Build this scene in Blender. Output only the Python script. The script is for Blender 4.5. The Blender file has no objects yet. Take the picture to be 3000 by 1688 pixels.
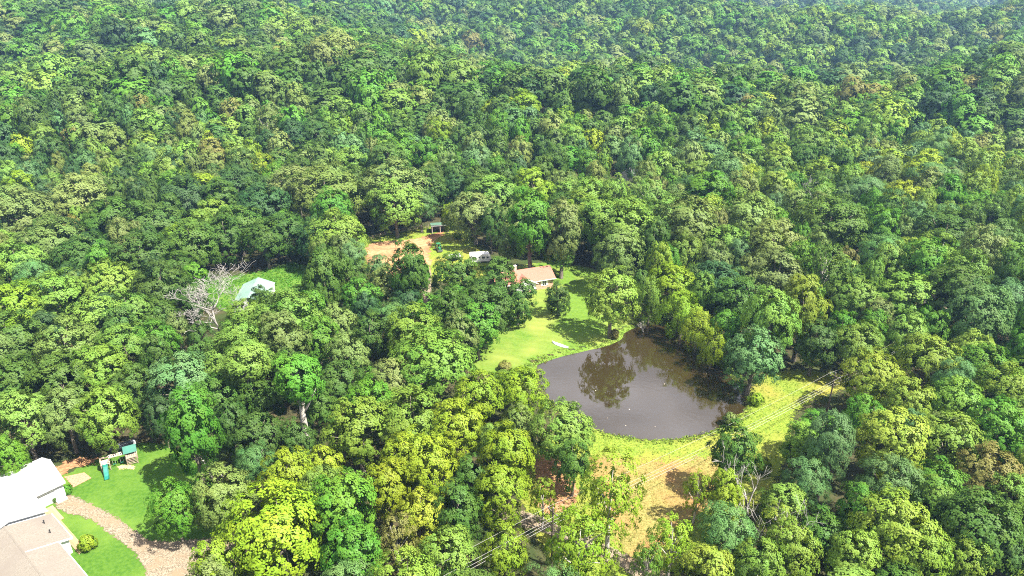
import bpy, math, random
import numpy as np
from mathutils import Vector, Matrix
from mathutils.geometry import delaunay_2d_cdt

SC = bpy.context.scene
COL = SC.collection
RAD = math.radians
PI = math.pi

# ------------------------------------------------------------------ camera, sky, sun, exposure
PITCH = RAD(24.5)
HALF_FOV = RAD(35.75)
CAM_H = 80.0
cam_data = bpy.data.cameras.new('camera')
cam_data.sensor_width = 36.0
cam_data.lens = 18.0 / math.tan(HALF_FOV)
cam_data.clip_end = 9000
cam_data.clip_start = 1
cam = bpy.data.objects.new('camera', cam_data)
COL.objects.link(cam)
cam.location = (0, 0, CAM_H)
cam.rotation_euler = (PI / 2 - PITCH, 0, 0)
SC.camera = cam

SUN_ELEV = RAD(57)
SUN_X, SUN_Y = 0.90, -0.44          # the sun stands over the right shoulder
world = bpy.data.worlds.new('World')
SC.world = world
world.use_nodes = True
wn = world.node_tree.nodes
wl = world.node_tree.links
wn.clear()
w_out = wn.new('ShaderNodeOutputWorld')
w_bg = wn.new('ShaderNodeBackground')
w_sky = wn.new('ShaderNodeTexSky')
w_sky.sky_type = 'NISHITA'
w_sky.sun_disc = False
w_sky.sun_elevation = SUN_ELEV
w_sky.sun_rotation = math.atan2(SUN_X, SUN_Y)
w_sky.air_density = 1.0
w_sky.dust_density = 1.5
w_co = wn.new('ShaderNodeTexCoord')
w_map = wn.new('ShaderNodeMapping')
w_map.inputs['Scale'].default_value = (1, 1, 2.2)
w_noise = wn.new('ShaderNodeTexNoise')
w_noise.inputs['Scale'].default_value = 3.2
w_noise.inputs['Detail'].default_value = 5
w_noise.inputs['Roughness'].default_value = 0.55
w_ramp = wn.new('ShaderNodeValToRGB')
w_ramp.color_ramp.elements[0].position = 0.26
w_ramp.color_ramp.elements[0].color = (0, 0, 0, 1)
w_ramp.color_ramp.elements[1].position = 0.46
w_ramp.color_ramp.elements[1].color = (0.9, 0.9, 0.9, 1)
w_mix = wn.new('ShaderNodeMix')
w_mix.data_type = 'RGBA'
w_n2 = wn.new('ShaderNodeTexNoise')                      # thick and thin cloud
w_n2.inputs['Scale'].default_value = 5.0
w_n2.inputs['Detail'].default_value = 4
w_r2 = wn.new('ShaderNodeMapRange')
w_r2.inputs['From Min'].default_value = 0.36
w_r2.inputs['From Max'].default_value = 0.62
w_cl = wn.new('ShaderNodeMix')
w_cl.data_type = 'RGBA'
w_cl.inputs['A'].default_value = (4.4, 4.5, 5.4, 1)
w_cl.inputs['B'].default_value = (11.6, 11.4, 12.6, 1)
wl.new(w_map.outputs['Vector'], w_n2.inputs['Vector'])
wl.new(w_n2.outputs['Fac'], w_r2.inputs['Value'])
wl.new(w_r2.outputs['Result'], w_cl.inputs['Factor'])
wl.new(w_cl.outputs['Result'], w_mix.inputs['B'])
wl.new(w_co.outputs['Generated'], w_map.inputs['Vector'])
wl.new(w_map.outputs['Vector'], w_noise.inputs['Vector'])
wl.new(w_noise.outputs['Fac'], w_ramp.inputs['Fac'])
wl.new(w_ramp.outputs['Color'], w_mix.inputs['Factor'])
wl.new(w_sky.outputs['Color'], w_mix.inputs['A'])
wl.new(w_mix.outputs['Result'], w_bg.inputs['Color'])
w_bg.inputs['Strength'].default_value = 0.046
wl.new(w_bg.outputs['Background'], w_out.inputs['Surface'])

sun_data = bpy.data.lights.new('sun', 'SUN')
sun_data.energy = 5.0
sun_data.angle = RAD(0.5)
sun_data.color = (1.0, 0.95, 0.86)
sun = bpy.data.objects.new('sun', sun_data)
COL.objects.link(sun)
_h = math.hypot(SUN_X, SUN_Y)
sun_dir = Vector((-SUN_X / _h * math.cos(SUN_ELEV), -SUN_Y / _h * math.cos(SUN_ELEV), -math.sin(SUN_ELEV)))
sun.rotation_euler = sun_dir.to_track_quat('-Z', 'Y').to_euler()

SC.view_settings.view_transform = 'Standard'
SC.view_settings.look = 'None'
SC.view_settings.gamma = 1.0
SC.view_settings.use_curve_mapping = False
SC.view_settings.exposure = 1.75
SC.render.engine = 'CYCLES'
cy = SC.cycles
cy.max_bounces = 5
cy.diffuse_bounces = 3
cy.glossy_bounces = 2
cy.transmission_bounces = 3
cy.volume_bounces = 0
cy.transparent_max_bounces = 8
cy.use_denoising = False
cy.sample_clamp_indirect = 3.0
cy.filter_width = 1.05

# ------------------------------------------------------------------ picture <-> place
FPX = 1500.0 / math.tan(HALF_FOV)     # focal length in pixels of the 3000 px wide photograph
SP, CP = math.sin(PITCH), math.cos(PITCH)

def G(u, v, z=0.0):
    """the point at height z that is seen at photograph pixel (u, v)"""
    a = (u - 1500) / FPX
    b = -(v - 844) / FPX
    dy, dz = CP + b * SP, -SP + b * CP
    t = (z - CAM_H) / dz
    return Vector((a * t, dy * t, z))

def depth_of(p):
    return p[1] * CP - (p[2] - CAM_H) * SP

def project(p):
    d = p[1] * CP - (p[2] - CAM_H) * SP
    h = p[1] * SP + (p[2] - CAM_H) * CP
    return 1500 + FPX * p[0] / d, 844 - FPX * h / d, d

# ------------------------------------------------------------------ mesh helpers
class MB:
    def __init__(self):
        self.v, self.f = [], []
    def add(self, vs, fs):
        o = len(self.v)
        self.v += [tuple(p) for p in vs]
        self.f += [tuple(i + o for i in f) for f in fs]
        return self
    def box(self, x0, x1, y0, y1, z0, z1, m=None):
        vs = [Vector(p) for p in ((x0, y0, z0), (x1, y0, z0), (x1, y1, z0), (x0, y1, z0), (x0, y0, z1), (x1, y0, z1), (x1, y1, z1), (x0, y1, z1))]
        if m is not None:
            vs = [m @ p for p in vs]
        return self.add(vs, [(0, 3, 2, 1), (4, 5, 6, 7), (0, 1, 5, 4), (1, 2, 6, 5), (2, 3, 7, 6), (3, 0, 4, 7)])
    def slab(self, quad, t):
        """a quad (four corners, counter-clockwise from its upper side) with thickness t below it"""
        q = [Vector(p) for p in quad]
        n = (q[1] - q[0]).cross(q[2] - q[0]).normalized()
        k = len(q)
        lo = [p - n * t for p in q]
        fs = [tuple(range(k)), tuple(range(2 * k - 1, k - 1, -1))]
        fs += [(i, k + i, k + (i + 1) % k, (i + 1) % k) for i in range(k)]
        return self.add(q + lo, fs)
    def tube(self, pts, radii, n=6, cap=True):
        pts = [Vector(p) for p in pts]
        base = len(self.v)
        prev = None
        for i, p in enumerate(pts):
            d = (pts[min(i + 1, len(pts) - 1)] - pts[max(i - 1, 0)])
            if d.length < 1e-9:
                d = Vector((0, 0, 1))
            d.normalize()
            ref = Vector((1, 0, 0)) if abs(d.x) < 0.9 else Vector((0, 1, 0))
            if prev is not None:
                ref = prev
            a = (ref - d * ref.dot(d))
            a = a.normalized() if a.length > 1e-6 else d.orthogonal().normalized()
            b = d.cross(a)
            prev = a
            for k in range(n):
                t = 2 * PI * k / n
                self.v.append(tuple(p + (a * math.cos(t) + b * math.sin(t)) * radii[i]))
        for i in range(len(pts) - 1):
            for k in range(n):
                self.f.append((base + i * n + k, base + i * n + (k + 1) % n, base + (i + 1) * n + (k + 1) % n, base + (i + 1) * n + k))
        if cap:
            self.f.append(tuple(base + k for k in range(n))[::-1])
            e = base + (len(pts) - 1) * n
            self.f.append(tuple(e + k for k in range(n)))
        return self
    def mesh(self, name, mat, smooth=False):
        me = bpy.data.meshes.new(name)
        me.from_pydata(self.v, [], self.f)
        if mat:
            me.materials.append(mat)
        if smooth:
            me.polygons.foreach_set('use_smooth', [True] * len(me.polygons))
        me.update()
        return me
    def build(self, name, mat, parent=None, smooth=False):
        return link(name, self.mesh(name, mat, smooth), parent)

def link(name, data, parent=None):
    o = bpy.data.objects.new(name, data)
    COL.objects.link(o)
    if parent is not None:
        o.parent = parent
    return o

def tag(o, label=None, cat=None, group=None, kind=None):
    if label: o['label'] = label
    if cat: o['category'] = cat
    if group: o['group'] = group
    if kind: o['kind'] = kind
    return o

def thing(name, label, cat, loc=(0, 0, 0), rz=0.0, group=None):
    o = bpy.data.objects.new(name, None)
    o.empty_display_size = 0.5
    COL.objects.link(o)
    o.location = loc
    o.rotation_euler = (0, 0, rz)
    return tag(o, label, cat, group)

def np_mesh(name, verts, faces, mat, attrs=None, smooth=False):
    """verts (n,3), faces (m,k) all of one size; attrs: {name: (domain, type, array)}"""
    me = bpy.data.meshes.new(name)
    verts = np.asarray(verts, dtype=np.float32)
    faces = np.asarray(faces, dtype=np.int32)
    k = faces.shape[1] if len(faces) else 4
    me.vertices.add(len(verts))
    me.vertices.foreach_set('co', verts.ravel())
    if len(faces):
        me.loops.add(faces.size)
        me.loops.foreach_set('vertex_index', faces.ravel())
        me.polygons.add(len(faces))
        me.polygons.foreach_set('loop_start', np.arange(0, faces.size, k, dtype=np.int32))
        me.polygons.foreach_set('loop_total', np.full(len(faces), k, dtype=np.int32))
        if smooth:
            me.polygons.foreach_set('use_smooth', np.ones(len(faces), dtype=bool))
    for an, (dom, typ, arr) in (attrs or {}).items():
        a = me.attributes.new(an, typ, dom)
        key = {'FLOAT': 'value', 'INT': 'value', 'FLOAT_VECTOR': 'vector', 'FLOAT_COLOR': 'color'}[typ]
        a.data.foreach_set(key, np.asarray(arr).ravel())
    if mat:
        me.materials.append(mat)
    me.update(calc_edges=True)
    me.validate()
    return me

# ------------------------------------------------------------------ materials
def new_mat(name):
    m = bpy.data.materials.new(name)
    m.use_nodes = True
    nt = m.node_tree
    nt.nodes.clear()
    out = nt.nodes.new('ShaderNodeOutputMaterial')
    return m, nt.nodes, nt.links, out

def surf(name, c1, c2, scale=2.0, rough=0.85, spec=0.25, detail=6, bump=0.0, bump_scale=None, c3=None, scale3=0.15, lo=0.35, hi=0.65, coords='Object', stretch=(1, 1, 1), metal=0.0, rot=0.0):
    """noise-mottled surface: fine mottling c1/c2, broad patches of c3"""
    m, N, L, out = new_mat(name)
    b = N.new('ShaderNodeBsdfPrincipled')
    b.inputs['Roughness'].default_value = rough
    b.inputs['Specular IOR Level'].default_value = spec
    b.inputs['Metallic'].default_value = metal
    co = N.new('ShaderNodeTexCoord')
    mp = N.new('ShaderNodeMapping')
    mp.inputs['Scale'].default_value = stretch
    mp.inputs['Rotation'].default_value = (0, 0, rot)
    L.new(co.outputs[coords], mp.inputs['Vector'])
    n = N.new('ShaderNodeTexNoise')
    n.inputs['Scale'].default_value = scale
    n.inputs['Detail'].default_value = detail
    L.new(mp.outputs['Vector'], n.inputs['Vector'])
    r = N.new('ShaderNodeMapRange')
    r.inputs['From Min'].default_value = lo
    r.inputs['From Max'].default_value = hi
    L.new(n.outputs['Fac'], r.inputs['Value'])
    mx = N.new('ShaderNodeMix')
    mx.data_type = 'RGBA'
    mx.inputs['A'].default_value = (*c1, 1)
    mx.inputs['B'].default_value = (*c2, 1)
    L.new(r.outputs['Result'], mx.inputs['Factor'])
    res = mx.outputs['Result']
    if c3 is not None:
        n3 = N.new('ShaderNodeTexNoise')
        n3.inputs['Scale'].default_value = scale3
        n3.inputs['Detail'].default_value = 4
        L.new(co.outputs[coords], n3.inputs['Vector'])
        r3 = N.new('ShaderNodeMapRange')
        r3.inputs['From Min'].default_value = 0.45
        r3.inputs['From Max'].default_value = 0.68
        L.new(n3.outputs['Fac'], r3.inputs['Value'])
        m3 = N.new('ShaderNodeMix')
        m3.data_type = 'RGBA'
        m3.inputs['B'].default_value = (*c3, 1)
        L.new(r3.outputs['Result'], m3.inputs['Factor'])
        L.new(res, m3.inputs['A'])
        res = m3.outputs['Result']
    L.new(res, b.inputs['Base Color'])
    if bump:
        nb = N.new('ShaderNodeTexNoise')
        nb.inputs['Scale'].default_value = bump_scale or scale
        nb.inputs['Detail'].default_value = 4
        L.new(mp.outputs['Vector'], nb.inputs['Vector'])
        bp = N.new('ShaderNodeBump')
        bp.inputs['Strength'].default_value = 0.8
        bp.inputs['Distance'].default_value = bump
        L.new(nb.outputs['Fac'], bp.inputs['Height'])
        L.new(bp.outputs['Normal'], b.inputs['Normal'])
    L.new(b.outputs['BSDF'], out.inputs['Surface'])
    m['bsdf'] = b.name
    return m

def ragged(m, scale=1.3, width=1.6):
    """let a ground sheet thin out along its rim: the 'rim' attribute holds metres from the edge"""
    nt = m.node_tree
    N, L = nt.nodes, nt.links
    out = next(n for n in N if n.type == 'OUTPUT_MATERIAL')
    src = out.inputs['Surface'].links[0].from_socket
    at = N.new('ShaderNodeAttribute')
    at.attribute_name = 'rim'
    co = N.new('ShaderNodeTexCoord')
    n = N.new('ShaderNodeTexNoise')
    n.inputs['Scale'].default_value = scale
    n.inputs['Detail'].default_value = 6
    n.inputs['Roughness'].default_value = 0.65
    L.new(co.outputs['Object'], n.inputs['Vector'])
    mul = N.new('ShaderNodeMapRange')
    mul.inputs['From Min'].default_value = 0.25
    mul.inputs['From Max'].default_value = 0.75
    mul.inputs['To Min'].default_value = 0.0
    mul.inputs['To Max'].default_value = width
    L.new(n.outputs['Fac'], mul.inputs['Value'])
    sub = N.new('ShaderNodeMath')
    sub.operation = 'SUBTRACT'
    L.new(at.outputs['Fac'], sub.inputs[0])
    L.new(mul.outputs['Result'], sub.inputs[1])
    rr = N.new('ShaderNodeMapRange')
    rr.inputs['From Min'].default_value = -0.12
    rr.inputs['From Max'].default_value = 0.12
    L.new(sub.outputs['Value'], rr.inputs['Value'])
    tr = N.new('ShaderNodeBsdfTransparent')
    mix = N.new('ShaderNodeMixShader')
    L.new(rr.outputs['Result'], mix.inputs['Fac'])
    L.new(tr.outputs['BSDF'], mix.inputs[1])
    L.new(src, mix.inputs[2])
    L.new(mix.outputs['Shader'], out.inputs['Surface'])
    return m

def leaf_material(name, fixed=None):
    """leaves: the tree's own tint, varied from leaf to leaf and from spray to spray"""
    m, N, L, out = new_mat(name)
    if fixed is None:
        at = N.new('ShaderNodeAttribute')
        at.attribute_type = 'INSTANCER'
        at.attribute_name = 'tint'
        base = at.outputs['Color']
    else:
        rgb = N.new('ShaderNodeRGB')
        rgb.outputs[0].default_value = (*fixed, 1)
        base = rgb.outputs[0]
    tone = N.new('ShaderNodeAttribute')
    tone.attribute_name = 'tone'
    sep = N.new('ShaderNodeSeparateXYZ')
    L.new(tone.outputs['Vector'], sep.inputs['Vector'])
    k = N.new('ShaderNodeMapRange')
    k.inputs['To Min'].default_value = 0.84
    k.inputs['To Max'].default_value = 1.18
    L.new(sep.outputs['X'], k.inputs['Value'])
    hs = N.new('ShaderNodeHueSaturation')
    hr = N.new('ShaderNodeMapRange')
    hr.inputs['To Min'].default_value = 0.515
    hr.inputs['To Max'].default_value = 0.487
    L.new(sep.outputs['Y'], hr.inputs['Value'])
    L.new(hr.outputs['Result'], hs.inputs['Hue'])
    L.new(k.outputs['Result'], hs.inputs['Value'])
    L.new(base, hs.inputs['Color'])
    d = N.new('ShaderNodeBsdfDiffuse')
    L.new(hs.outputs['Color'], d.inputs['Color'])
    t = N.new('ShaderNodeBsdfTranslucent')
    hs2 = N.new('ShaderNodeHueSaturation')
    hs2.inputs['Hue'].default_value = 0.49
    hs2.inputs['Saturation'].default_value = 1.1
    hs2.inputs['Value'].default_value = 1.15
    L.new(hs.outputs['Color'], hs2.inputs['Color'])
    L.new(hs2.outputs['Color'], t.inputs['Color'])
    mx = N.new('ShaderNodeMixShader')
    mx.inputs['Fac'].default_value = 0.22
    L.new(d.outputs['BSDF'], mx.inputs[1])
    L.new(t.outputs['BSDF'], mx.inputs[2])
    g = N.new('ShaderNodeBsdfGlossy')
    g.inputs['Roughness'].default_value = 0.5
    g.inputs['Color'].default_value = (0.8, 0.8, 0.8, 1)
    m2 = N.new('ShaderNodeMixShader')
    m2.inputs['Fac'].default_value = 0.010
    L.new(mx.outputs['Shader'], m2.inputs[1])
    L.new(g.outputs['BSDF'], m2.inputs[2])
    L.new(m2.outputs['Shader'], out.inputs['Surface'])
    return m

M = {}
M['leaf'] = leaf_material('leaf')
M['bark'] = surf('bark', (0.10, 0.085, 0.065), (0.20, 0.175, 0.14), 6, 0.9, 0.1, bump=0.03, stretch=(1, 1, 0.25))
M['pale_bark'] = surf('pale_bark', (0.30, 0.27, 0.23), (0.48, 0.45, 0.40), 5, 0.9, 0.1, bump=0.02, stretch=(1, 1, 0.3))
M['dead_wood'] = surf('dead_wood', (0.23, 0.215, 0.195), (0.40, 0.375, 0.345), 4, 0.9, 0.1, bump=0.02, stretch=(1, 1, 0.3))
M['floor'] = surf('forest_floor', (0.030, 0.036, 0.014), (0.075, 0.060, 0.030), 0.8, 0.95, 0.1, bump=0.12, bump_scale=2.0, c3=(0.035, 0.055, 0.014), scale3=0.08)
M['lawn'] = ragged(surf('lawn', (0.074, 0.145, 0.014), (0.112, 0.185, 0.023), 1.6, 0.9, 0.15, bump=0.05, bump_scale=5, c3=(0.185, 0.215, 0.042), scale3=0.09), 1.1, 1.8)
M['yard'] = ragged(surf('yard_grass', (0.040, 0.105, 0.009), (0.070, 0.145, 0.015), 1.8, 0.9, 0.15, bump=0.05, bump_scale=6, c3=(0.105, 0.180, 0.024), scale3=0.12), 1.3, 1.2)
M['meadow'] = ragged(surf('meadow_grass', (0.090, 0.150, 0.014), (0.190, 0.235, 0.030), 3.0, 0.9, 0.15, bump=0.15, bump_scale=3, c3=(0.21, 0.20, 0.036), scale3=0.10), 0.9, 2.5)
M['straw'] = ragged(surf('dry_grass', (0.125, 0.120, 0.030), (0.27, 0.215, 0.070), 3.5, 0.95, 0.1, detail=9, bump=0.15, bump_scale=4, c3=(0.25, 0.135, 0.055), scale3=0.16), 0.6, 4.0)
M['dirt'] = ragged(surf('red_dirt', (0.28, 0.150, 0.070), (0.40, 0.25, 0.128), 0.9, 0.95, 0.1, bump=0.06, bump_scale=3, c3=(0.21, 0.095, 0.048), scale3=0.15), 0.7, 2.2)
def mown(m, period=2.6, depth=0.045):
    """mower passes: alternate lighter and darker bands"""
    N, L = m.node_tree.nodes, m.node_tree.links
    b = next(n for n in N if n.type == 'BSDF_PRINCIPLED')
    src = b.inputs['Base Color'].links[0].from_socket
    co = next(n for n in N if n.type == 'TEX_COORD')
    mp = N.new('ShaderNodeMapping')
    mp.inputs['Rotation'].default_value = (0, 0, 0.3)
    L.new(co.outputs['Object'], mp.inputs['Vector'])
    w = N.new('ShaderNodeTexWave')
    w.bands_direction = 'Y'
    w.inputs['Scale'].default_value = 0.314 / period
    w.inputs['Distortion'].default_value = 2.2
    w.inputs['Detail'].default_value = 2
    w.inputs['Detail Scale'].default_value = 0.4
    L.new(mp.outputs['Vector'], w.inputs['Vector'])
    r = N.new('ShaderNodeMapRange')
    r.inputs['To Min'].default_value = 1 - depth
    r.inputs['To Max'].default_value = 1 + depth
    L.new(w.outputs['Fac'], r.inputs['Value'])
    x = N.new('ShaderNodeHueSaturation')
    L.new(r.outputs['Result'], x.inputs['Value'])
    L.new(src, x.inputs['Color'])
    L.new(x.outputs['Color'], b.inputs['Base Color'])
mown(M['lawn'])
M['litter'] = ragged(surf('leaf_litter', (0.20, 0.10, 0.05), (0.36, 0.20, 0.10), 2.0, 0.95, 0.1, bump=0.06, bump_scale=4), 0.9, 2.2)
M['gravel'] = ragged(surf('gravel', (0.120, 0.096, 0.066), (0.285, 0.235, 0.170), 6.0, 0.95, 0.1, detail=9, bump=0.05, bump_scale=8, c3=(0.21, 0.155, 0.098), scale3=0.35, lo=0.40, hi=0.62), 1.6, 1.1)
M['water'] = None

def water_material():
    m, N, L, out = new_mat('pond_water')
    b = N.new('ShaderNodeBsdfPrincipled')
    b.inputs['Base Color'].default_value = (0.040, 0.030, 0.013, 1)
    b.inputs['Roughness'].default_value = 0.025
    b.inputs['IOR'].default_value = 1.8
    b.inputs['Specular IOR Level'].default_value = 0.9
    co = N.new('ShaderNodeTexCoord')
    n = N.new('ShaderNodeTexNoise')
    n.inputs['Scale'].default_value = 1.1
    n.inputs['Detail'].default_value = 3
    L.new(co.outputs['Object'], n.inputs['Vector'])
    bp = N.new('ShaderNodeBump')
    bp.inputs['Strength'].default_value = 0.25
    bp.inputs['Distance'].default_value = 0.02
    L.new(n.outputs['Fac'], bp.inputs['Height'])
    L.new(bp.outputs['Normal'], b.inputs['Normal'])
    n2 = N.new('ShaderNodeTexNoise')
    n2.inputs['Scale'].default_value = 0.08
    L.new(co.outputs['Object'], n2.inputs['Vector'])
    mx = N.new('ShaderNodeMix')
    mx.data_type = 'RGBA'
    mx.inputs['A'].default_value = (0.020, 0.014, 0.005, 1)
    mx.inputs['B'].default_value = (0.034, 0.024, 0.009, 1)
    L.new(n2.outputs['Fac'], mx.inputs['Factor'])
    L.new(mx.outputs['Result'], b.inputs['Base Color'])
    L.new(b.outputs['BSDF'], out.inputs['Surface'])
    return m
M['water'] = water_material()
M['white_metal'] = surf('white_metal', (0.78, 0.78, 0.78), (0.84, 0.84, 0.84), 1.5, 0.45, 0.4, c3=(0.70, 0.71, 0.72), scale3=0.4)
M['white_siding'] = surf('white_siding', (0.70, 0.71, 0.72), (0.80, 0.80, 0.80), 1.0, 0.6, 0.3)
M['grey_siding'] = surf('grey_siding', (0.44, 0.47, 0.48), (0.54, 0.56, 0.57), 1.0, 0.6, 0.3)
M['tan_shingle'] = surf('tan_shingle', (0.165, 0.145, 0.118), (0.215, 0.19, 0.16), 5, 0.9, 0.15, bump=0.02, bump_scale=9, c3=(0.175, 0.152, 0.128), scale3=0.25)
M['red_roof'] = surf('red_roof', (0.31, 0.115, 0.078), (0.38, 0.165, 0.118), 4, 0.85, 0.15, bump=0.02, bump_scale=9, c3=(0.34, 0.15, 0.108), scale3=0.2)
M['brick'] = surf('brick', (0.36, 0.20, 0.13), (0.52, 0.37, 0.27), 6, 0.9, 0.1, stretch=(0.4, 0.4, 2.5))
M['patio'] = surf('patio_brick', (0.40, 0.175, 0.105), (0.52, 0.27, 0.18), 4, 0.9, 0.1, bump=0.02, stretch=(1, 3, 1), rot=0.5)
M['green_metal'] = surf('green_metal', (0.15, 0.255, 0.20), (0.19, 0.30, 0.24), 1.2, 0.5, 0.4, c3=(0.22, 0.32, 0.265), scale3=0.2)
M['dark_green_metal'] = surf('dark_green_metal', (0.07, 0.15, 0.10), (0.11, 0.20, 0.14), 1.2, 0.5, 0.4)
M['wood'] = surf('weathered_wood', (0.24, 0.18, 0.13), (0.42, 0.34, 0.26), 4, 0.9, 0.1, stretch=(1, 1, 0.3))
M['pale_wood'] = surf('pale_wood', (0.42, 0.34, 0.26), (0.56, 0.48, 0.38), 3, 0.9, 0.1)
M['pole_wood'] = surf('pole_wood', (0.075, 0.060, 0.045), (0.14, 0.115, 0.09), 4, 0.9, 0.1, stretch=(1, 1, 0.2))
M['deck'] = surf('deck_wood', (0.26, 0.17, 0.095), (0.38, 0.27, 0.16), 3, 0.9, 0.1)
M['glass'] = surf('window_glass', (0.022, 0.026, 0.032), (0.035, 0.04, 0.05), 2, 0.05, 0.6)
M['white_paint'] = surf('white_paint', (0.76, 0.76, 0.75), (0.82, 0.82, 0.81), 2, 0.5, 0.35)
M['black'] = surf('black_rubber', (0.018, 0.018, 0.019), (0.03, 0.03, 0.032), 3, 0.7, 0.3)
M['dark_metal'] = surf('dark_metal', (0.06, 0.065, 0.07), (0.11, 0.115, 0.12), 2, 0.45, 0.4)
M['grey_metal'] = surf('grey_metal', (0.30, 0.31, 0.32), (0.42, 0.43, 0.44), 2, 0.5, 0.4)
M['tarp'] = surf('grey_tarp', (0.055, 0.06, 0.075), (0.16, 0.17, 0.19), 1.8, 0.6, 0.35, bump=0.05)
M['play_green'] = surf('play_green', (0.008, 0.105, 0.072), (0.012, 0.14, 0.095), 2, 0.5, 0.4)
M['slide_green'] = surf('slide_green', (0.014, 0.15, 0.115), (0.025, 0.20, 0.155), 2, 0.3, 0.5)
M['tractor_green'] = surf('tractor_green', (0.02, 0.13, 0.05), (0.03, 0.18, 0.07), 2, 0.4, 0.5)
M['yellow'] = surf('yellow_paint', (0.55, 0.38, 0.02), (0.62, 0.44, 0.03), 2, 0.4, 0.5)
M['cable'] = surf('cable', (0.30, 0.29, 0.27), (0.36, 0.35, 0.33), 2, 0.4, 0.5)
M['grey_roof'] = surf('grey_roof', (0.28, 0.28, 0.30), (0.40, 0.40, 0.42), 3, 0.85, 0.2)
M['pale_roof'] = surf('pale_roof', (0.52, 0.50, 0.50), (0.62, 0.60, 0.60), 3, 0.7, 0.2)
M['concrete'] = surf('concrete', (0.42, 0.40, 0.36), (0.54, 0.51, 0.46), 3, 0.9, 0.1)
M['fibreglass'] = surf('fibreglass', (0.72, 0.71, 0.68), (0.80, 0.79, 0.77), 2, 0.35, 0.5)
M['reed'] = leaf_material('reed', (0.20, 0.22, 0.05))
M['weed'] = leaf_material('weed', (0.165, 0.245, 0.028))

# ------------------------------------------------------------------ terrain
POND_PX = [(1571, 1068), (1600, 1058), (1624, 1050), (1655, 1041), (1686, 1034), (1725, 1025), (1764, 1016), (1795, 1006), (1820, 993), (1826, 976),
           (1850, 963), (1876, 956), (1910, 950), (1944, 953), (1975, 965), (2005, 985), (2043, 1012), (2080, 1048), (2120, 1085), (2160, 1125), (2186, 1155), (2188, 1180),
           (2174, 1211), (2140, 1231), (2115, 1250), (2090, 1263), (2060, 1271), (2028, 1278), (1966, 1288), (1904, 1289), (1842, 1281), (1780, 1270),
           (1736, 1256), (1690, 1236), (1645, 1205), (1610, 1170), (1588, 1130), (1572, 1095)]
WATER_Z = -0.42
POND = np.array([G(u, v, WATER_Z)[:2] for u, v in POND_PX])

def poly_dist(px, py, poly):
    """signed distance of points to a polygon's edge, positive inside (numpy arrays)"""
    px = np.asarray(px, dtype=float)
    py = np.asarray(py, dtype=float)
    best = np.full(px.shape, 1e18)
    inside = np.zeros(px.shape, dtype=bool)
    n = len(poly)
    for i in range(n):
        x0, y0 = poly[i]
        x1, y1 = poly[(i + 1) % n]
        dx, dy = x1 - x0, y1 - y0
        t = np.clip(((px - x0) * dx + (py - y0) * dy) / (dx * dx + dy * dy + 1e-12), 0, 1)
        best = np.minimum(best, (px - x0 - t * dx) ** 2 + (py - y0 - t * dy) ** 2)
        cond = (y0 > py) != (y1 > py)
        with np.errstate(divide='ignore', invalid='ignore'):
            xi = (x1 - x0) * (py - y0) / (y1 - y0 + 1e-30) + x0
        inside ^= cond & (px < xi)
    return np.where(inside, 1, -1) * np.sqrt(best)

def sstep(a, b, x):
    t = np.clip((x - a) / (b - a), 0, 1)
    return t * t * (3 - 2 * t)

def hills(x, y):
    x = np.asarray(x, dtype=float)
    y = np.asarray(y, dtype=float)
    dx = np.maximum(np.abs(x - 10) - 105, 0)
    dy = np.maximum(y - 238, 0)
    out = np.hypot(dx, dy)
    m = sstep(0, 170, out) * sstep(-50, 60, y - 40)
    h = 8.0 * np.sin(x * 0.0121 + y * 0.0052 + 0.6) + 6.5 * np.sin(y * 0.0165 - x * 0.0042 + 2.1) + 4.0 * np.sin(x * 0.031 - y * 0.021 + 1.0)
    h = h + (19.0 * np.sin(y * 0.0105 + x * 0.0035 + 3.6) + 12.0 * np.sin(x * 0.0062 - y * 0.0048 + 0.4)) * sstep(300, 620, y)
    h = h + sstep(-60, -160, x) * sstep(130, 260, y) * 7
    far = sstep(1250, 2700, y + 0.15 * x) * (30 + 16 * np.sin(x * 0.0021 + 1.2))
    dip = -16 * sstep(1000, 1350, y) * sstep(2100, 1500, y) * sstep(-300, 500, x)
    return m * h + far + dip

def ground_z(x, y):
    z = hills(x, y)
    s = poly_dist(x, y, POND)
    return z - np.clip((s + 1.3) * 0.32, 0, 2.2)

def axis(lo, hi, flo, fhi, step, grow):
    a = list(np.arange(flo, fhi + 0.01, step))
    d, s = fhi, step
    while d < hi:
        s *= grow
        d += s
        a.append(d)
    d, s, left = flo, step, []
    while d > lo:
        s *= grow
        d -= s
        left.append(d)
    return np.array(left[::-1] + a)

gx = axis(-3600, 3600, -110, 110, 1.25, 1.07)
gy = axis(-300, 5200, 62, 240, 1.25, 1.06)
XX, YY = np.meshgrid(gx, gy)
ZZ = ground_z(XX.ravel(), YY.ravel())
gv = np.stack([XX.ravel(), YY.ravel(), ZZ], 1)
nx, ny = len(gx), len(gy)
ii = (np.arange(ny - 1)[:, None] * nx + np.arange(nx - 1)[None, :]).ravel()
gf = np.stack([ii, ii + 1, ii + nx + 1, ii + nx], 1)
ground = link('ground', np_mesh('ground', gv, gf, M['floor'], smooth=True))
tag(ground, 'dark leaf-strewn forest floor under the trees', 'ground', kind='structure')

def smooth_poly(pts, n=4):
    """Catmull-Rom through the corners"""
    pts = [np.array(p, dtype=float) for p in pts]
    k = len(pts)
    out = []
    for i in range(k):
        p0, p1, p2, p3 = pts[i - 1], pts[i], pts[(i + 1) % k], pts[(i + 2) % k]
        for j in range(n):
            t = j / n
            out.append(0.5 * ((2 * p1) + (-p0 + p2) * t + (2 * p0 - 5 * p1 + 4 * p2 - p3) * t * t + (-p0 + 3 * p1 - 3 * p2 + p3) * t ** 3))
    return np.array(out)

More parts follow.
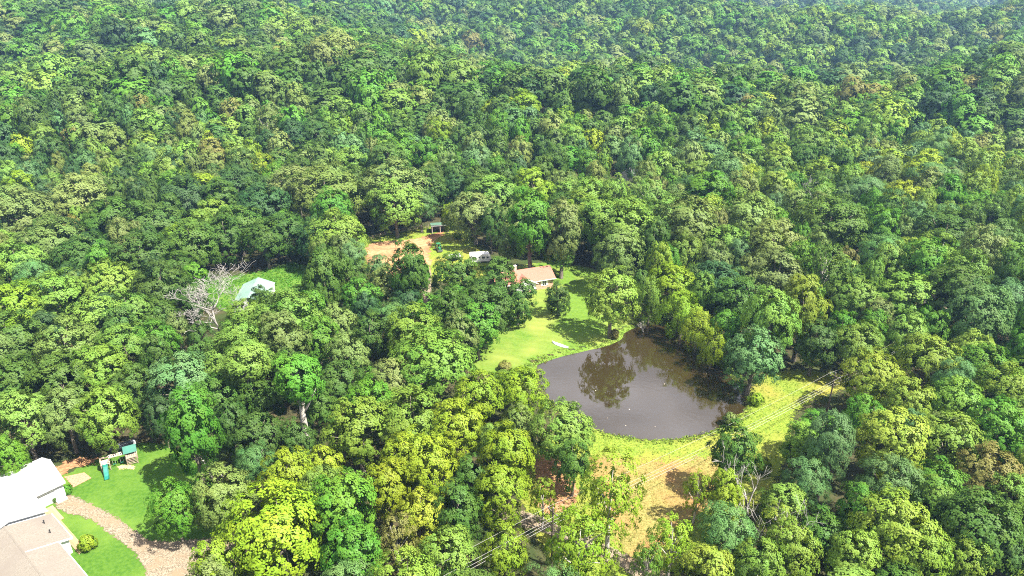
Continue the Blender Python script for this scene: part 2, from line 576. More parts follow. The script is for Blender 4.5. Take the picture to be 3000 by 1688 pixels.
def sheet(name, poly, mat, lift, label, cat, kind='structure', res=1.25, smooth=3, level=None, rim=True):
    """a ground sheet that follows the terrain, lift metres above it"""
    poly = smooth_poly(poly, smooth) if smooth else np.array(poly)
    x0, y0 = poly.min(0)
    x1, y1 = poly.max(0)
    xs = np.arange(math.floor(x0 / res) * res, x1 + res, res)
    ys = np.arange(math.floor(y0 / res) * res, y1 + res, res)
    X, Y = np.meshgrid(xs, ys)
    X, Y = X.ravel(), Y.ravel()
    d = poly_dist(X, Y, poly)
    keep = d > res * 0.35
    pts = [Vector((float(a), float(b))) for a, b in poly] + [Vector((float(a), float(b))) for a, b in zip(X[keep], Y[keep])]
    k = len(poly)
    v, e, f, *_ = delaunay_2d_cdt(pts, [], [list(range(k))], 1, 1e-5)
    vx = np.array([p.x for p in v])
    vy = np.array([p.y for p in v])
    z = (ground_z(vx, vy) + lift) if level is None else np.full(len(vx), level)
    me = bpy.data.meshes.new(name)
    me.from_pydata([(a, b, c) for a, b, c in zip(vx.tolist(), vy.tolist(), z.tolist())], [], [tuple(t) for t in f])
    if rim:
        at = me.attributes.new('rim', 'FLOAT', 'POINT')
        at.data.foreach_set('value', np.maximum(poly_dist(vx, vy, poly), 0).astype(np.float32))
    me.materials.append(mat)
    me.polygons.foreach_set('use_smooth', [True] * len(me.polygons))
    me.update()
    o = link(name, me)
    return tag(o, label, cat, kind=kind)

def GP(pts):
    return [tuple(G(u, v)[:2]) for u, v in pts]

pond_out = POND + 0  # water reaches a little under the bank
c0 = POND.mean(0)
pond_out = c0 + (POND - c0) * (1 + 0.8 / np.linalg.norm(POND - c0, axis=1, keepdims=True))
pond = sheet('pond', pond_out, M['water'], 0, 'brown pond mirroring grey sky and trees', 'pond', level=WATER_Z, rim=False)

LAWN_PX = [(1330, 1075), (1370, 1010), (1460, 960), (1480, 880), (1470, 800), (1560, 768), (1660, 772), (1740, 785), (1800, 830), (1850, 900), (1870, 962), (1830, 1000), (1770, 1024), (1690, 1043), (1625, 1060), (1575, 1082), (1540, 1120), (1460, 1110), (1390, 1095)]
sheet('house_lawn', GP(LAWN_PX), M['lawn'], 0.05, 'mown sunlit lawn between the red-roofed house and the pond', 'lawn')
DAM_PX = [(1700, 1225), (1790, 1262), (1904, 1278), (2028, 1268), (2110, 1240), (2160, 1195), (2175, 1150), (2230, 1095), (2330, 1075), (2480, 1095), (2500, 1140), (2400, 1180), (2340, 1230), (2330, 1330), (2290, 1420), (2230, 1500), (2140, 1580), (2040, 1640), (1950, 1720), (1740, 1740), (1600, 1640), (1520, 1520), (1500, 1420), (1520, 1330), (1600, 1270), (1640, 1235)]
sheet('dam_meadow', GP(DAM_PX), M['meadow'], 0.05, 'bright green meadow along the dam below the pond', 'meadow')
STRAW_PX = [(1770, 1318), (1870, 1335), (1990, 1330), (2090, 1318), (2150, 1345), (2165, 1420), (2140, 1490), (2060, 1540), (1990, 1600), (1900, 1650), (1800, 1640), (1760, 1560), (1740, 1470), (1700, 1400), (1700, 1340)]
sheet('dry_grass', GP(STRAW_PX), M['straw'], 0.085, 'tan patch of dry grass below the dam', 'dry grass')
sheet('bare_soil', GP([(1560, 1330), (1640, 1300), (1680, 1320), (1690, 1400), (1720, 1440), (1680, 1500), (1600, 1520), (1550, 1480), (1560, 1420), (1540, 1370)]), M['litter'], 0.10, 'reddish bare soil under the trees beside the dam', 'soil')
BARN_PX = [(560, 850), (640, 815), (740, 800), (860, 770), (920, 790), (930, 840), (900, 880), (800, 920), (700, 925), (620, 900)]
sheet('barn_meadow', GP(BARN_PX), M['yard'], 0.05, 'lush green clearing around the pale green barn', 'meadow')
PADD_PX = [(1040, 705), (1100, 685), (1200, 668), (1260, 660), (1340, 650), (1390, 700), (1440, 760), (1460, 800), (1400, 830), (1300, 830), (1200, 840), (1100, 810), (1040, 770)]
sheet('paddock_grass', GP(PADD_PX), M['meadow'], 0.05, 'weedy grass round the edge of the dirt paddock', 'grass')
sheet('dirt_paddock', GP([(1065, 722), (1110, 706), (1190, 700), (1250, 688), (1300, 672), (1312, 690), (1285, 705), (1268, 740), (1275, 790), (1240, 830), (1150, 820), (1070, 790)]), M['dirt'], 0.09, 'bare orange dirt paddock behind the trees', 'paddock')
YARD_PX = [(-160, 1500), (60, 1440), (190, 1385), (330, 1320), (440, 1290), (560, 1330), (640, 1420), (690, 1540), (680, 1660), (640, 1800), (-160, 1800)]
sheet('yard_lawn', GP(YARD_PX), M['yard'], 0.05, 'vivid green yard lawn beside the white building', 'lawn')
sheet('shaded_soil', GP([(120, 1390), (200, 1340), (290, 1330), (320, 1345), (270, 1370), (215, 1385), (190, 1420), (150, 1420)]), M['litter'], 0.09, 'brown soil at the forest edge behind the white building', 'soil')
z1 = lambda X, Y: (X / 2.97, 1200 + Y / 2.97)
DRIVE = [z1(*p) for p in ((540, 735), (640, 728), (720, 765), (860, 828), (960, 878), (1050, 928), (1140, 995), (1240, 1065), (1340, 1120), (1500, 1128), (1700, 1115), (1950, 1080), (2150, 1060), (2200, 1300), (1900, 1520), (1800, 1700), (1330, 1700), (1240, 1440), (1190, 1340), (1120, 1250), (1040, 1190), (950, 1115), (870, 1055), (770, 985), (670, 945), (560, 925), (490, 890), (440, 840))]
sheet('gravel_driveway', GP(DRIVE), M['gravel'], 0.09, 'pale gravel driveway curving past the white building', 'driveway')
sheet('house_driveway', GP([(1225, 790), (1262, 785), (1270, 830), (1262, 900), (1268, 960), (1255, 1000), (1230, 1000), (1238, 950), (1235, 880)]), M['gravel'], 0.10, 'gravel drive glimpsed between the trees by the red-roofed house', 'driveway')
sheet('gravel_road', GP([(1480, 1490), (1560, 1500), (1640, 1535), (1740, 1575), (1850, 1625), (1930, 1660), (2010, 1720), (1900, 1740), (1830, 1680), (1720, 1625), (1620, 1580), (1520, 1545), (1440, 1520)]), M['gravel'], 0.12, 'pale gravel road half hidden by trees below the meadow', 'road')
sheet('forest_road', GP([(2560, 628), (2640, 650), (2710, 690), (2740, 760), (2735, 850), (2780, 890), (2850, 930), (2920, 960), (3060, 1030), (3060, 1060), (2910, 990), (2830, 950), (2750, 905), (2705, 860), (2708, 770), (2680, 705), (2620, 672), (2550, 650)]), M['gravel'], 0.10, 'pale forest road glimpsed through gaps in the trees', 'road')

# ------------------------------------------------------------------ buildings
def window(parent, x, y, z0, w, h, cols, rows, m=None, facing=-1):
    """a window in a wall that faces local -y: casing, panes, bars"""
    f = MB()
    t = 0.09
    f.box(x - w / 2 - t, x + w / 2 + t, y - 0.06, y + 0.05, z0 - t, z0)
    f.box(x - w / 2 - t, x + w / 2 + t, y - 0.06, y + 0.05, z0 + h, z0 + h + t)
    f.box(x - w / 2 - t, x - w / 2, y - 0.06, y + 0.05, z0, z0 + h)
    f.box(x + w / 2, x + w / 2 + t, y - 0.06, y + 0.05, z0, z0 + h)
    win = f.build('window', M['white_paint'], parent)
    bw = 0.07
    cw = (w - bw * (cols - 1)) / cols
    ch = (h - bw * (rows - 1)) / rows
    for c in range(cols):
        for r in range(rows):
            xa = x - w / 2 + c * (cw + bw)
            za = z0 + r * (ch + bw)
            MB().box(xa, xa + cw, y - 0.025, y + 0.02, za, za + ch).build('pane', M['glass'], win)
    b = MB()
    for c in range(1, cols):
        xa = x - w / 2 + c * (cw + bw) - bw
        b.box(xa, xa + bw, y - 0.05, y + 0.03, z0, z0 + h)
    for r in range(1, rows):
        za = z0 + r * (ch + bw) - bw
        b.box(x - w / 2, x + w / 2, y - 0.045, y + 0.035, za, za + bw)
    if b.v:
        b.build('glazing_bar', M['white_paint'], win)
    return win

def roof_panels(parent, p_eave0, p_eave1, p_ridge1, p_ridge0, n, mat, name='roof_panel', gap=0.03, t=0.08, seam=None):
    """standing strips from eave to ridge, each a piece of its own, a raised rib on each joint"""
    a, b, c, d = (Vector(p) for p in (p_eave0, p_eave1, p_ridge1, p_ridge0))
    for i in range(n):
        s0, s1 = i / n, (i + 1) / n
        g = gap / max((b - a).length, 1e-6) / 2
        q = [a.lerp(b, s0 + g), a.lerp(b, s1 - g), d.lerp(c, s1 - g), d.lerp(c, s0 + g)]
        MB().slab(q, t).build(name, mat, parent)
    if seam:
        m = MB()
        nrm = (b - a).cross(d - a).normalized()
        for i in range(n + 1):
            e, r = a.lerp(b, i / n), d.lerp(c, i / n)
            m.tube([e + nrm * 0.02, r + nrm * 0.02], [0.045, 0.045], 4)
        m.build('seam', seam, parent)

YAW1 = math.atan2(0.768, 0.64)
# --- white metal outbuilding: long hall and a wing in front of it
B1 = thing('metal_outbuilding', 'white metal-roofed outbuilding with grey side door by the gravel driveway', 'building', (-72.9, 92.5, 0), YAW1)
MB().box(-16, -0.35, 0.45, 0.62, 0, 2.95).build('wall', M['grey_siding'], B1)
MB().add([(-0.35, 0.62, 0), (-0.35, 9.6, 0), (-0.35, 9.6, 3.0), (-0.35, 5, 4.86), (-0.35, 0.62, 3.0), (-0.55, 0.62, 0), (-0.55, 9.6, 0), (-0.55, 9.6, 3.0), (-0.55, 5, 4.86), (-0.55, 0.62, 3.0)],
         [(0, 1, 2, 3, 4), (9, 8, 7, 6, 5), (0, 5, 6, 1), (1, 6, 7, 2), (2, 7, 8, 3), (3, 8, 9, 4), (4, 9, 5, 0)]).build('gable_wall', M['grey_siding'], B1)
MB().box(-16, -0.55, 9.4, 9.6, 0, 2.95).build('wall', M['grey_siding'], B1)
m = MB()
for i in range(34):
    x = -0.5 - i * 0.14 - 1.5
    if x > -4.7:
        m.box(x, x + 0.05, 0.425, 0.452, 0.05, 2.8)
m.build('siding_rib', M['grey_siding'], B1)
roof_panels(B1, (-16, 0, 3.02), (0, 0, 3.02), (0, 5, 5.02), (-16, 5, 5.02), 18, M['white_metal'], seam=M['grey_metal'])
roof_panels(B1, (0, 10, 3.02), (-16, 10, 3.02), (-16, 5.001, 5.02), (0, 5.001, 5.02), 18, M['white_metal'], seam=M['grey_metal'])
MB().box(-16, 0.02, 4.86, 5.14, 5.0, 5.07).build('ridge_cap', M['white_metal'], B1)
MB().box(-16, 0.0, -0.05, 0.03, 2.82, 2.93).build('gutter', M['grey_metal'], B1)
dr = MB().box(-1.75, -0.72, 0.40, 0.45, 0.12, 2.2).build('door', M['white_paint'], B1)
MB().box(-1.62, -1.55, 0.33, 0.40, 1.05, 1.15).build('handle', M['dark_metal'], dr)
m = MB()
m.box(-1.85, -1.75, 0.385, 0.45, 0.12, 2.3).box(-0.72, -0.62, 0.385, 0.45, 0.12, 2.3).box(-1.75, -0.72, 0.385, 0.45, 2.2, 2.3)
m.build('door_frame', M['grey_metal'], B1)
MB().box(-2.0, -0.45, -0.45, 0.42, 0.09, 0.24).build('step', M['concrete'], B1)
# wing
roof_panels(B1, (-4.5, -5.5, 3.3), (-4.5, 2.2, 3.3), (-9.5, 3.6, 4.62), (-9.5, -5.5, 4.62), 9, M['white_metal'], seam=M['white_metal'])
roof_panels(B1, (-14.5, 2.2, 3.3), (-14.5, -5.5, 3.3), (-9.5, -5.5, 4.62), (-9.5, 3.6, 4.62), 9, M['white_metal'], seam=M['white_metal'])
MB().add([(-4.9, -5.2, 0), (-14.1, -5.2, 0), (-14.1, -5.2, 3.25), (-9.5, -5.2, 4.5), (-4.9, -5.2, 3.25), (-4.9, -5.0, 0), (-14.1, -5.0, 0), (-14.1, -5.0, 3.25), (-9.5, -5.0, 4.5), (-4.9, -5.0, 3.25)],
         [(4, 3, 2, 1, 0), (5, 6, 7, 8, 9), (0, 1, 6, 5), (1, 2, 7, 6), (2, 3, 8, 7), (3, 4, 9, 8), (4, 0, 5, 9)]).build('gable_wall', M['white_siding'], B1)
MB().box(-5.1, -4.9, -5.0, 0.4, 0, 3.2).build('wall', M['white_siding'], B1)
MB().slab([(-4.42, -5.56, 3.34), (-4.42, -5.42, 3.34), (-9.5, -5.42, 4.68), (-9.5, -5.56, 4.68)], 0.16).slab([(-9.5, -5.56, 4.68), (-9.5, -5.42, 4.68), (-14.6, -5.42, 3.34), (-14.6, -5.56, 3.34)], 0.16).build('rake_board', M['grey_metal'], B1)

# --- farmhouse with the tan roof
B2 = thing('farmhouse', 'white farmhouse with wide tan shingle roof and two vent pipes', 'house', (-72.9, 92.5, 0), YAW1)
RX, RZ = -10.2, 4.55
slope = (RZ - 2.9) / (10.2 - 4.3)
def hz(x): return RZ - (x - RX) * slope
MB().slab([(-4.3, -13.9, hz(-4.3)), (-4.3, -6.0, hz(-4.3)), (RX, -6.0, RZ), (RX, -13.9, RZ)], 0.16).build('roof', M['tan_shingle'], B2)
MB().slab([(-6.05, -34, hz(-6.05)), (-6.05, -13.903, hz(-6.05)), (RX, -13.903, RZ), (RX, -34, RZ)], 0.16).build('roof', M['tan_shingle'], B2)
MB().slab([(-16.2, -6.0, hz(-4.2)), (-16.2, -34, hz(-4.2)), (RX - 0.003, -34, RZ), (RX - 0.003, -6.0, RZ)], 0.16).build('roof', M['tan_shingle'], B2)
m = MB()
for i in range(28):
    y = -6.05 - i
    m.slab([(RX + 0.2, y - 0.97, hz(RX + 0.2) + 0.02), (RX + 0.2, y, hz(RX + 0.2) + 0.03), (RX, y, RZ + 0.05), (RX, y - 0.97, RZ + 0.04)], 0.04)
    m.slab([(RX, y - 0.97, RZ + 0.04), (RX, y, RZ + 0.05), (RX - 0.2, y, hz(RX + 0.2) + 0.03), (RX - 0.2, y - 0.97, hz(RX + 0.2) + 0.02)], 0.04)
m.build('ridge_cap', M['tan_shingle'], B2)
MB().add([(-4.7, -13.5, 0), (-10.2, -13.5, 0), (-10.2, -13.5, hz(-10.2) - 0.2), (-4.7, -13.5, hz(-4.7) - 0.17), (-4.7, -13.3, 0), (-10.2, -13.3, 0), (-10.2, -13.3, hz(-10.2) - 0.2), (-4.7, -13.3, hz(-4.7) - 0.17)],
         [(3, 2, 1, 0), (4, 5, 6, 7), (0, 1, 5, 4), (1, 2, 6, 5), (2, 3, 7, 6), (3, 0, 4, 7)]).build('gable_wall', M['white_siding'], B2)
MB().box(-4.9, -4.7, -13.3, -6.2, 0, 2.75).build('wall', M['white_siding'], B2)
MB().box(-6.6, -6.4, -33, -13.5, 0, 3.0).build('wall', M['white_siding'], B2)
MB().slab([(-4.24, -14.0, hz(-4.24) + 0.03), (-4.24, -13.86, hz(-4.24) + 0.03), (RX, -13.86, RZ + 0.03), (RX, -14.0, RZ + 0.03)], 0.22).build('rake_board', M['white_paint'], B2)
MB().box(-4.32, -4.2, -13.9, -6.0, 2.72, 2.86).build('gutter', M['white_paint'], B2)
MB().box(-6.06, -5.94, -33.9, -14.05, hz(-6.05) - 0.18, hz(-6.05) - 0.04).build('gutter', M['white_paint'], B2)
for (x, y) in ((-5.9, -8.2), (-6.1, -11.1)):
    p = MB().tube([(x, y, hz(x) - 0.1), (x, y, hz(x) + 0.55)], [0.07, 0.07], 8).tube([(x, y, hz(x) + 0.5), (x, y, hz(x) + 0.62)], [0.11, 0.11], 8)
    p.build('vent_pipe', M['black'], B2)
# boardwalk of single boards beside the farmhouse
BW = thing('boardwalk', 'narrow brown boardwalk along the side of the tan-roofed farmhouse', 'boardwalk', (-72.9, 92.5, 0), YAW1)
plank = MB().box(-0.55, 0.55, -0.12, 0.12, 0.12, 0.2).mesh('plank', M['deck'])
for i in range(38):
    o = link('plank', plank, BW)
    o.location = (-3.75, -5.0 - i * 0.255, 0)
wide = MB().box(-0.9, 0.9, -0.12, 0.12, 0.12, 0.2).mesh('plank', M['deck'])
for i in range(18):
    o = link('plank', wide, BW)
    o.location = (-3.6, -0.4 - i * 0.255, 0)
MB().box(-4.25, -4.15, -14.7, -0.2, 0.06, 0.12).box(-3.3, -3.2, -14.7, -0.2, 0.06, 0.12).build('joist', M['wood'], BW)

# brick patio
PT = thing('brick_patio', 'small red brick patio at the gable end of the white building', 'patio', (0, 0, 0))
q = [G(*z1(*p)) for p in ((560, 590), (735, 553), (797, 600), (640, 682))]
nb, mb = 14, 9
for i in range(nb):
    for j in range(mb):
        s0, s1, t0, t1 = i / nb, (i + 0.93) / nb, j / mb, (j + 0.9) / mb
        if j % 2:
            s0, s1 = min(1, s0 + 0.5 / nb), min(1, s1 + 0.5 / nb)
            if s1 - s0 < 0.3 / nb: continue
        P = lambda s, t: (q[0].lerp(q[1], s)).lerp(q[3].lerp(q[2], s), t) + Vector((0, 0, 0.13 + 0.01 * ((i * 7 + j * 5) % 3)))
        MB().slab([P(s0, t1), P(s1, t1), P(s1, t0), P(s0, t0)], 0.07).build('brick', M['patio'], PT)

# --- red-roofed house by the pond
YAW3 = RAD(21)
B3 = thing('brick_house', 'brick house with red roof and white front gable above the pond', 'house', (11.8, 175.7, 0), YAW3)
L3 = -17.0
ES, RZ3 = 2.85, 5.05
def r3(y): return ES + y * (RZ3 - ES) / 4.2
MB().slab([(L3, -0.05, r3(-0.05)), (0.1, -0.05, r3(-0.05)), (0.1, 4.2, RZ3), (L3, 4.2, RZ3)], 0.16).build('roof', M['red_roof'], B3)
MB().slab([(0.1, 8.45, r3(-0.05)), (L3, 8.45, r3(-0.05)), (L3, 4.203, RZ3), (0.1, 4.203, RZ3)], 0.16).build('roof', M['red_roof'], B3)
MB().slab([(-8.7 + 3.15, -0.95, 2.62), (-8.7 + 3.15, 0.4, 2.62), (-8.7, 3.0, 4.42), (-8.7, -0.95, 4.42)], 0.12).slab([(-8.7, -0.95, 4.42), (-8.7, 3.0, 4.42), (-8.7 - 3.15, 0.4, 2.62), (-8.7 - 3.15, -0.95, 2.62)], 0.12).build('gable_roof', M['red_roof'], B3)
m = MB()
for s in (1, -1):
    a, b = (-8.7 + s * 3.22, -1.0, 2.6), (-8.7, -1.0, 4.44)
    m.add([(a[0], -1.03, a[2]), (b[0], -1.03, b[2]), (b[0], -1.03, b[2] - 0.26), (a[0], -1.03, a[2] - 0.26), (a[0], -0.9, a[2]), (b[0], -0.9, b[2]), (b[0], -0.9, b[2] - 0.26), (a[0], -0.9, a[2] - 0.26)],
          [(0, 1, 2, 3), (7, 6, 5, 4), (0, 4, 5, 1), (1, 5, 6, 2), (2, 6, 7, 3), (3, 7, 4, 0)])
m.build('rake_board', M['white_paint'], B3)
MB().box(L3, 0.12, -0.14, -0.06, 2.68, 2.84).build('fascia', M['white_paint'], B3)
MB().box(-5.9, -0.5, 0.45, 0.65, 0, 2.72).build('wall', M['brick'], B3)
MB().box(L3 + 0.4, -11.4, 0.45, 0.65, 0, 2.72).build('wall', M['brick'], B3)
MB().add([(-0.5, 0.65, 0), (-0.5, 7.95, 0), (-0.5, 7.95, 2.75), (-0.5, 4.2, 4.85), (-0.5, 0.65, 2.75), (-0.7, 0.65, 0), (-0.7, 7.95, 0), (-0.7, 7.95, 2.75), (-0.7, 4.2, 4.85), (-0.7, 0.65, 2.75)],
         [(0, 1, 2, 3, 4), (9, 8, 7, 6, 5), (0, 5, 6, 1), (1, 6, 7, 2), (2, 7, 8, 3), (3, 8, 9, 4), (4, 9, 5, 0)]).build('gable_wall', M['brick'], B3)
MB().box(L3 + 0.4, -0.7, 7.75, 7.95, 0, 2.72).build('wall', M['brick'], B3)
MB().add([(-11.5, -0.5, 0.75), (-5.9, -0.5, 0.75), (-5.9, -0.5, 2.6), (-8.7, -0.5, 4.22), (-11.5, -0.5, 2.6), (-11.5, -0.3, 0.75), (-5.9, -0.3, 0.75), (-5.9, -0.3, 2.6), (-8.7, -0.3, 4.22), (-11.5, -0.3, 2.6)],
         [(0, 1, 2, 3, 4), (9, 8, 7, 6, 5), (0, 5, 6, 1), (1, 6, 7, 2), (2, 7, 8, 3), (3, 8, 9, 4), (4, 9, 5, 0)]).build('gable_wall', M['white_siding'], B3)
MB().box(-11.5, -5.9, -0.52, -0.3, 0, 0.748).build('plinth', M['brick'], B3)
MB().box(-6.1, -5.9, -0.3, 0.45, 0, 2.6).build('wall', M['brick'], B3)
window(B3, -7.6, -0.53, 0.95, 1.9, 1.35, 3, 2)
window(B3, -3.1, 0.43, 1.05, 1.0, 1.35, 2, 2)
for x in (-3.95, -2.25):
    MB().box(x - 0.22, x + 0.22, 0.38, 0.44, 0.98, 2.48).build('shutter', M['white_paint'], B3)
ch = MB().box(-10.4, -9.6, 4.5, 5.3, 3.5, 6.0).build('chimney', M['pale_wood'], B3)
MB().box(-10.5, -9.5, 4.4, 5.4, 6.0, 6.12).build('cap', M['concrete'], ch)

# --- pale green barn
B4 = thing('green_barn', 'pale green metal barn half hidden by trees', 'barn', (-65.4, 159.5, 0), RAD(7))
LB = 12.4
roof_panels(B4, (-4.1, LB, 3.0), (-4.1, 0, 3.0), (0, 0, 4.75), (0, LB, 4.75), 13, M['green_metal'], seam=M['green_metal'])
roof_panels(B4, (4.1, 0, 3.0), (4.1, LB, 3.0), (0.002, LB, 4.75), (0.002, 0, 4.75), 13, M['green_metal'], seam=M['green_metal'])
MB().box(-0.16, 0.16, 0, LB, 4.74, 4.8).build('ridge_cap', M['green_metal'], B4)
MB().box(-3.9, -3.7, 0.3, LB - 0.3, 0, 2.98).build('wall', M['white_siding'], B4)
MB().box(3.7, 3.9, 0.3, LB - 0.3, 0, 2.98).build('wall', M['white_siding'], B4)
for y0, fl in ((0.3, 1), (LB - 0.5, 1)):
    MB().add([(-3.7, y0, 0), (3.7, y0, 0), (3.7, y0, 3.05), (0, y0, 4.62), (-3.7, y0, 3.05), (-3.7, y0 + 0.2, 0), (3.7, y0 + 0.2, 0), (3.7, y0 + 0.2, 3.05), (0, y0 + 0.2, 4.62), (-3.7, y0 + 0.2, 3.05)],
             [(0, 1, 2, 3, 4), (9, 8, 7, 6, 5), (0, 5, 6, 1), (1, 6, 7, 2), (2, 7, 8, 3), (3, 8, 9, 4), (4, 9, 5, 0)]).build('gable_wall', M['white_siding'], B4)
MB().box(-4.16, -4.08, 0, LB, 2.88, 3.0).build('trim', M['dark_green_metal'], B4)

# --- run-in shed at the paddock
B5 = thing('run_in_shed', 'open-fronted run-in shed with green roof at the paddock fence', 'shed', (-26.0, 218.6, 0), RAD(10))
MB().slab([(-0.4, -0.5, 2.95), (5.6, -0.5, 2.95), (5.6, 3.6, 2.35), (-0.4, 3.6, 2.35)], 0.1).build('roof', M['dark_green_metal'], B5)
MB().box(-0.3, 5.5, -0.42, -0.34, 2.5, 2.83).build('fascia', M['white_siding'], B5)
MB().box(-0.15, -0.05, 0, 3.3, 0, 2.3).build('wall', M['wood'], B5)
MB().box(5.2, 5.3, 0, 3.3, 0, 2.3).build('wall', M['wood'], B5)
MB().box(-0.05, 5.2, 3.2, 3.3, 0, 2.3).build('wall', M['wood'], B5)
for x in (0.0, 2.6, 5.1):
    MB().box(x - 0.1, x + 0.1, -0.3, -0.1, 0, 2.72).build('post', M['pale_wood'], B5)

# --- cabin and small shed among the trees
def hut(name, label, loc, rz, w, l, eave, ridge, roof, wall):
    b = thing(name, label, 'house' if 'cabin' in name else 'shed', loc, rz)
    h = w / 2
    MB().slab([(-h - 0.3, l + 0.3, eave), (-h - 0.3, -0.3, eave), (0, -0.3, ridge), (0, l + 0.3, ridge)], 0.14).build('roof', roof, b)
    MB().slab([(h + 0.3, -0.3, eave), (h + 0.3, l + 0.3, eave), (0.003, l + 0.3, ridge), (0.003, -0.3, ridge)], 0.14).build('roof', roof, b)
    for y in (0, l - 0.2):
        MB().add([(-h, y, 0), (h, y, 0), (h, y, eave - 0.02), (0, y, ridge - 0.2), (-h, y, eave - 0.02), (-h, y + 0.2, 0), (h, y + 0.2, 0), (h, y + 0.2, eave - 0.02), (0, y + 0.2, ridge - 0.2), (-h, y + 0.2, eave - 0.02)],
                 [(0, 1, 2, 3, 4), (9, 8, 7, 6, 5), (0, 5, 6, 1), (1, 6, 7, 2), (2, 7, 8, 3), (3, 8, 9, 4), (4, 9, 5, 0)]).build('gable_wall', wall, b)
    MB().box(-h, -h + 0.2, 0.2, l - 0.2, 0, eave - 0.05).build('wall', wall, b)
    MB().box(h - 0.2, h, 0.2, l - 0.2, 0, eave - 0.05).build('wall', wall, b)
    window(b, 0, -0.03, 1.0, 1.2, 1.1, 2, 2)
    return b
cab = G(1838, 512, 5.5)
for _ in range(6):
    cab = G(1838, 512, 4.5 + float(hills(cab.x, cab.y)))
hut('forest_cabin', 'pale-roofed cabin alone among the trees beyond the pond', (cab.x, cab.y, float(hills(cab.x, cab.y))), RAD(-25), 6.5, 8, 3.6, 6.6, M['pale_roof'], M['white_siding'])
hs = G(2655, 842, 2.4)
hut('garden_shed', 'small grey-roofed shed among trees beside the forest road', (hs.x, hs.y, 0), RAD(-60), 3.4, 4.4, 2.6, 3.8, M['grey_roof'], M['wood'])

# --- fence along the paddock
FN = thing('paddock_fence', 'weathered wooden rail fence behind the dirt paddock', 'fence')
fp = [G(u, v) for u, v in ((1080, 706), (1094, 700), (1112, 696), (1128, 690), (1146, 688), (1162, 685), (1180, 680), (1199, 677), (1218, 674), (1236, 671), (1256, 669))]
for p in fp:
    MB().tube([(p.x, p.y, 0), (p.x + 0.03, p.y, 1.35)], [0.09, 0.08], 6).build('post', M['wood'], FN)
for a, b in zip(fp[:-1], fp[1:]):
    for zz in (0.45, 0.85, 1.22):
        MB().tube([(a.x, a.y - 0.1, zz), (b.x, b.y - 0.1, zz + 0.03)], [0.055, 0.055], 5).build('rail', M['wood'], FN)

# ------------------------------------------------------------------ vehicles and yard things
def wheel(parent, x, y, r, w, mat_rim='grey_metal', name='wheel'):
    t = MB().tube([(x, y - w / 2, r), (x, y - w / 2 + 0.05, r), (x, y + w / 2 - 0.05, r), (x, y + w / 2, r)], [r * 0.9, r, r, r * 0.9], 14)
    o = t.build(name, M['black'], parent, False)
    MB().tube([(x, y - w / 2 - 0.015, r), (x, y + w / 2 + 0.015, r)], [r * 0.52, r * 0.52], 10).build('rim', M[mat_rim], o)
    return o

p = G(1286, 735)
T1 = thing('tractor', 'small green tractor parked at the edge of the dirt paddock', 'tractor', (p.x, p.y, 0.1), RAD(-70))
MB().box(0.1, 1.5, -0.32, 0.32, 0.7, 1.25).box(1.5, 1.62, -0.3, 0.3, 0.72, 1.18).build('hood', M['tractor_green'], T1)
MB().box(-0.9, 0.1, -0.3, 0.3, 0.55, 0.85).build('chassis', M['dark_metal'], T1)
for s in (1, -1):
    MB().box(-1.2, -0.2, s * 0.75 - 0.18, s * 0.75 + 0.18, 1.25, 1.33).build('fender', M['tractor_green'], T1)
    wheel(T1, -0.7, s * 0.75, 0.62, 0.36, 'yellow')
    wheel(T1, 1.15, s * 0.6, 0.38, 0.24, 'yellow')
MB().box(-0.75, -0.3, -0.25, 0.25, 0.95, 1.05).box(-0.8, -0.7, -0.25, 0.25, 1.05, 1.45).build('seat', M['black'], T1)
for s in (1, -1):
    MB().tube([(-0.95, s * 0.5, 0.9), (-0.95, s * 0.5, 2.1)], [0.04, 0.04], 5).build('roll_bar', M['dark_metal'], T1)
MB().box(-1.2, 0.2, -0.6, 0.6, 2.1, 2.18).build('canopy', M['tractor_green'], T1)
MB().tube([(0.05, 0, 1.2), (-0.15, 0, 1.45)], [0.03, 0.03], 5).tube([(-0.16 + 0.18 * 0.4 * math.cos(t), 0.18 * math.sin(t), 1.46 + 0.18 * math.cos(t) * 0.7) for t in np.linspace(0, 2 * PI, 11)], [0.025] * 11, 5).build('steering_wheel', M['black'], T1)
MB().box(1.75, 1.95, -0.7, 0.7, 0.3, 0.75).tube([(0.6, 0.42, 0.7), (1.8, 0.42, 0.5)], [0.05, 0.05], 5).tube([(0.6, -0.42, 0.7), (1.8, -0.42, 0.5)], [0.05, 0.05], 5).build('loader_bucket', M['dark_metal'], T1)

p = G(1332, 760)
T2 = thing('utility_trailer', 'white utility trailer with open bed beside the paddock', 'trailer', (p.x, p.y, 0.1), RAD(20))
MB().box(-1.7, 1.7, -0.9, 0.9, 0.6, 0.72).build('bed', M['grey_metal'], T2)
for y0, y1 in ((-0.95, -0.88), (0.88, 0.95)):
    MB().box(-1.7, 1.7, y0, y1, 0.72, 1.25).build('side_board', M['white_paint'], T2)
MB().box(1.63, 1.7, -0.88, 0.88, 0.72, 1.4).build('front_board', M['white_paint'], T2)
MB().box(-1.7, -1.63, -0.88, 0.88, 0.72, 1.25).build('tailgate', M['white_paint'], T2)
for s in (1, -1):
    wheel(T2, -0.2, s * 1.08, 0.34, 0.2)
MB().tube([(1.7, 0.6, 0.62), (3.0, 0, 0.55)], [0.05, 0.05], 5).tube([(1.7, -0.6, 0.62), (3.0, 0, 0.55)], [0.05, 0.05], 5).build('drawbar', M['dark_metal'], T2)

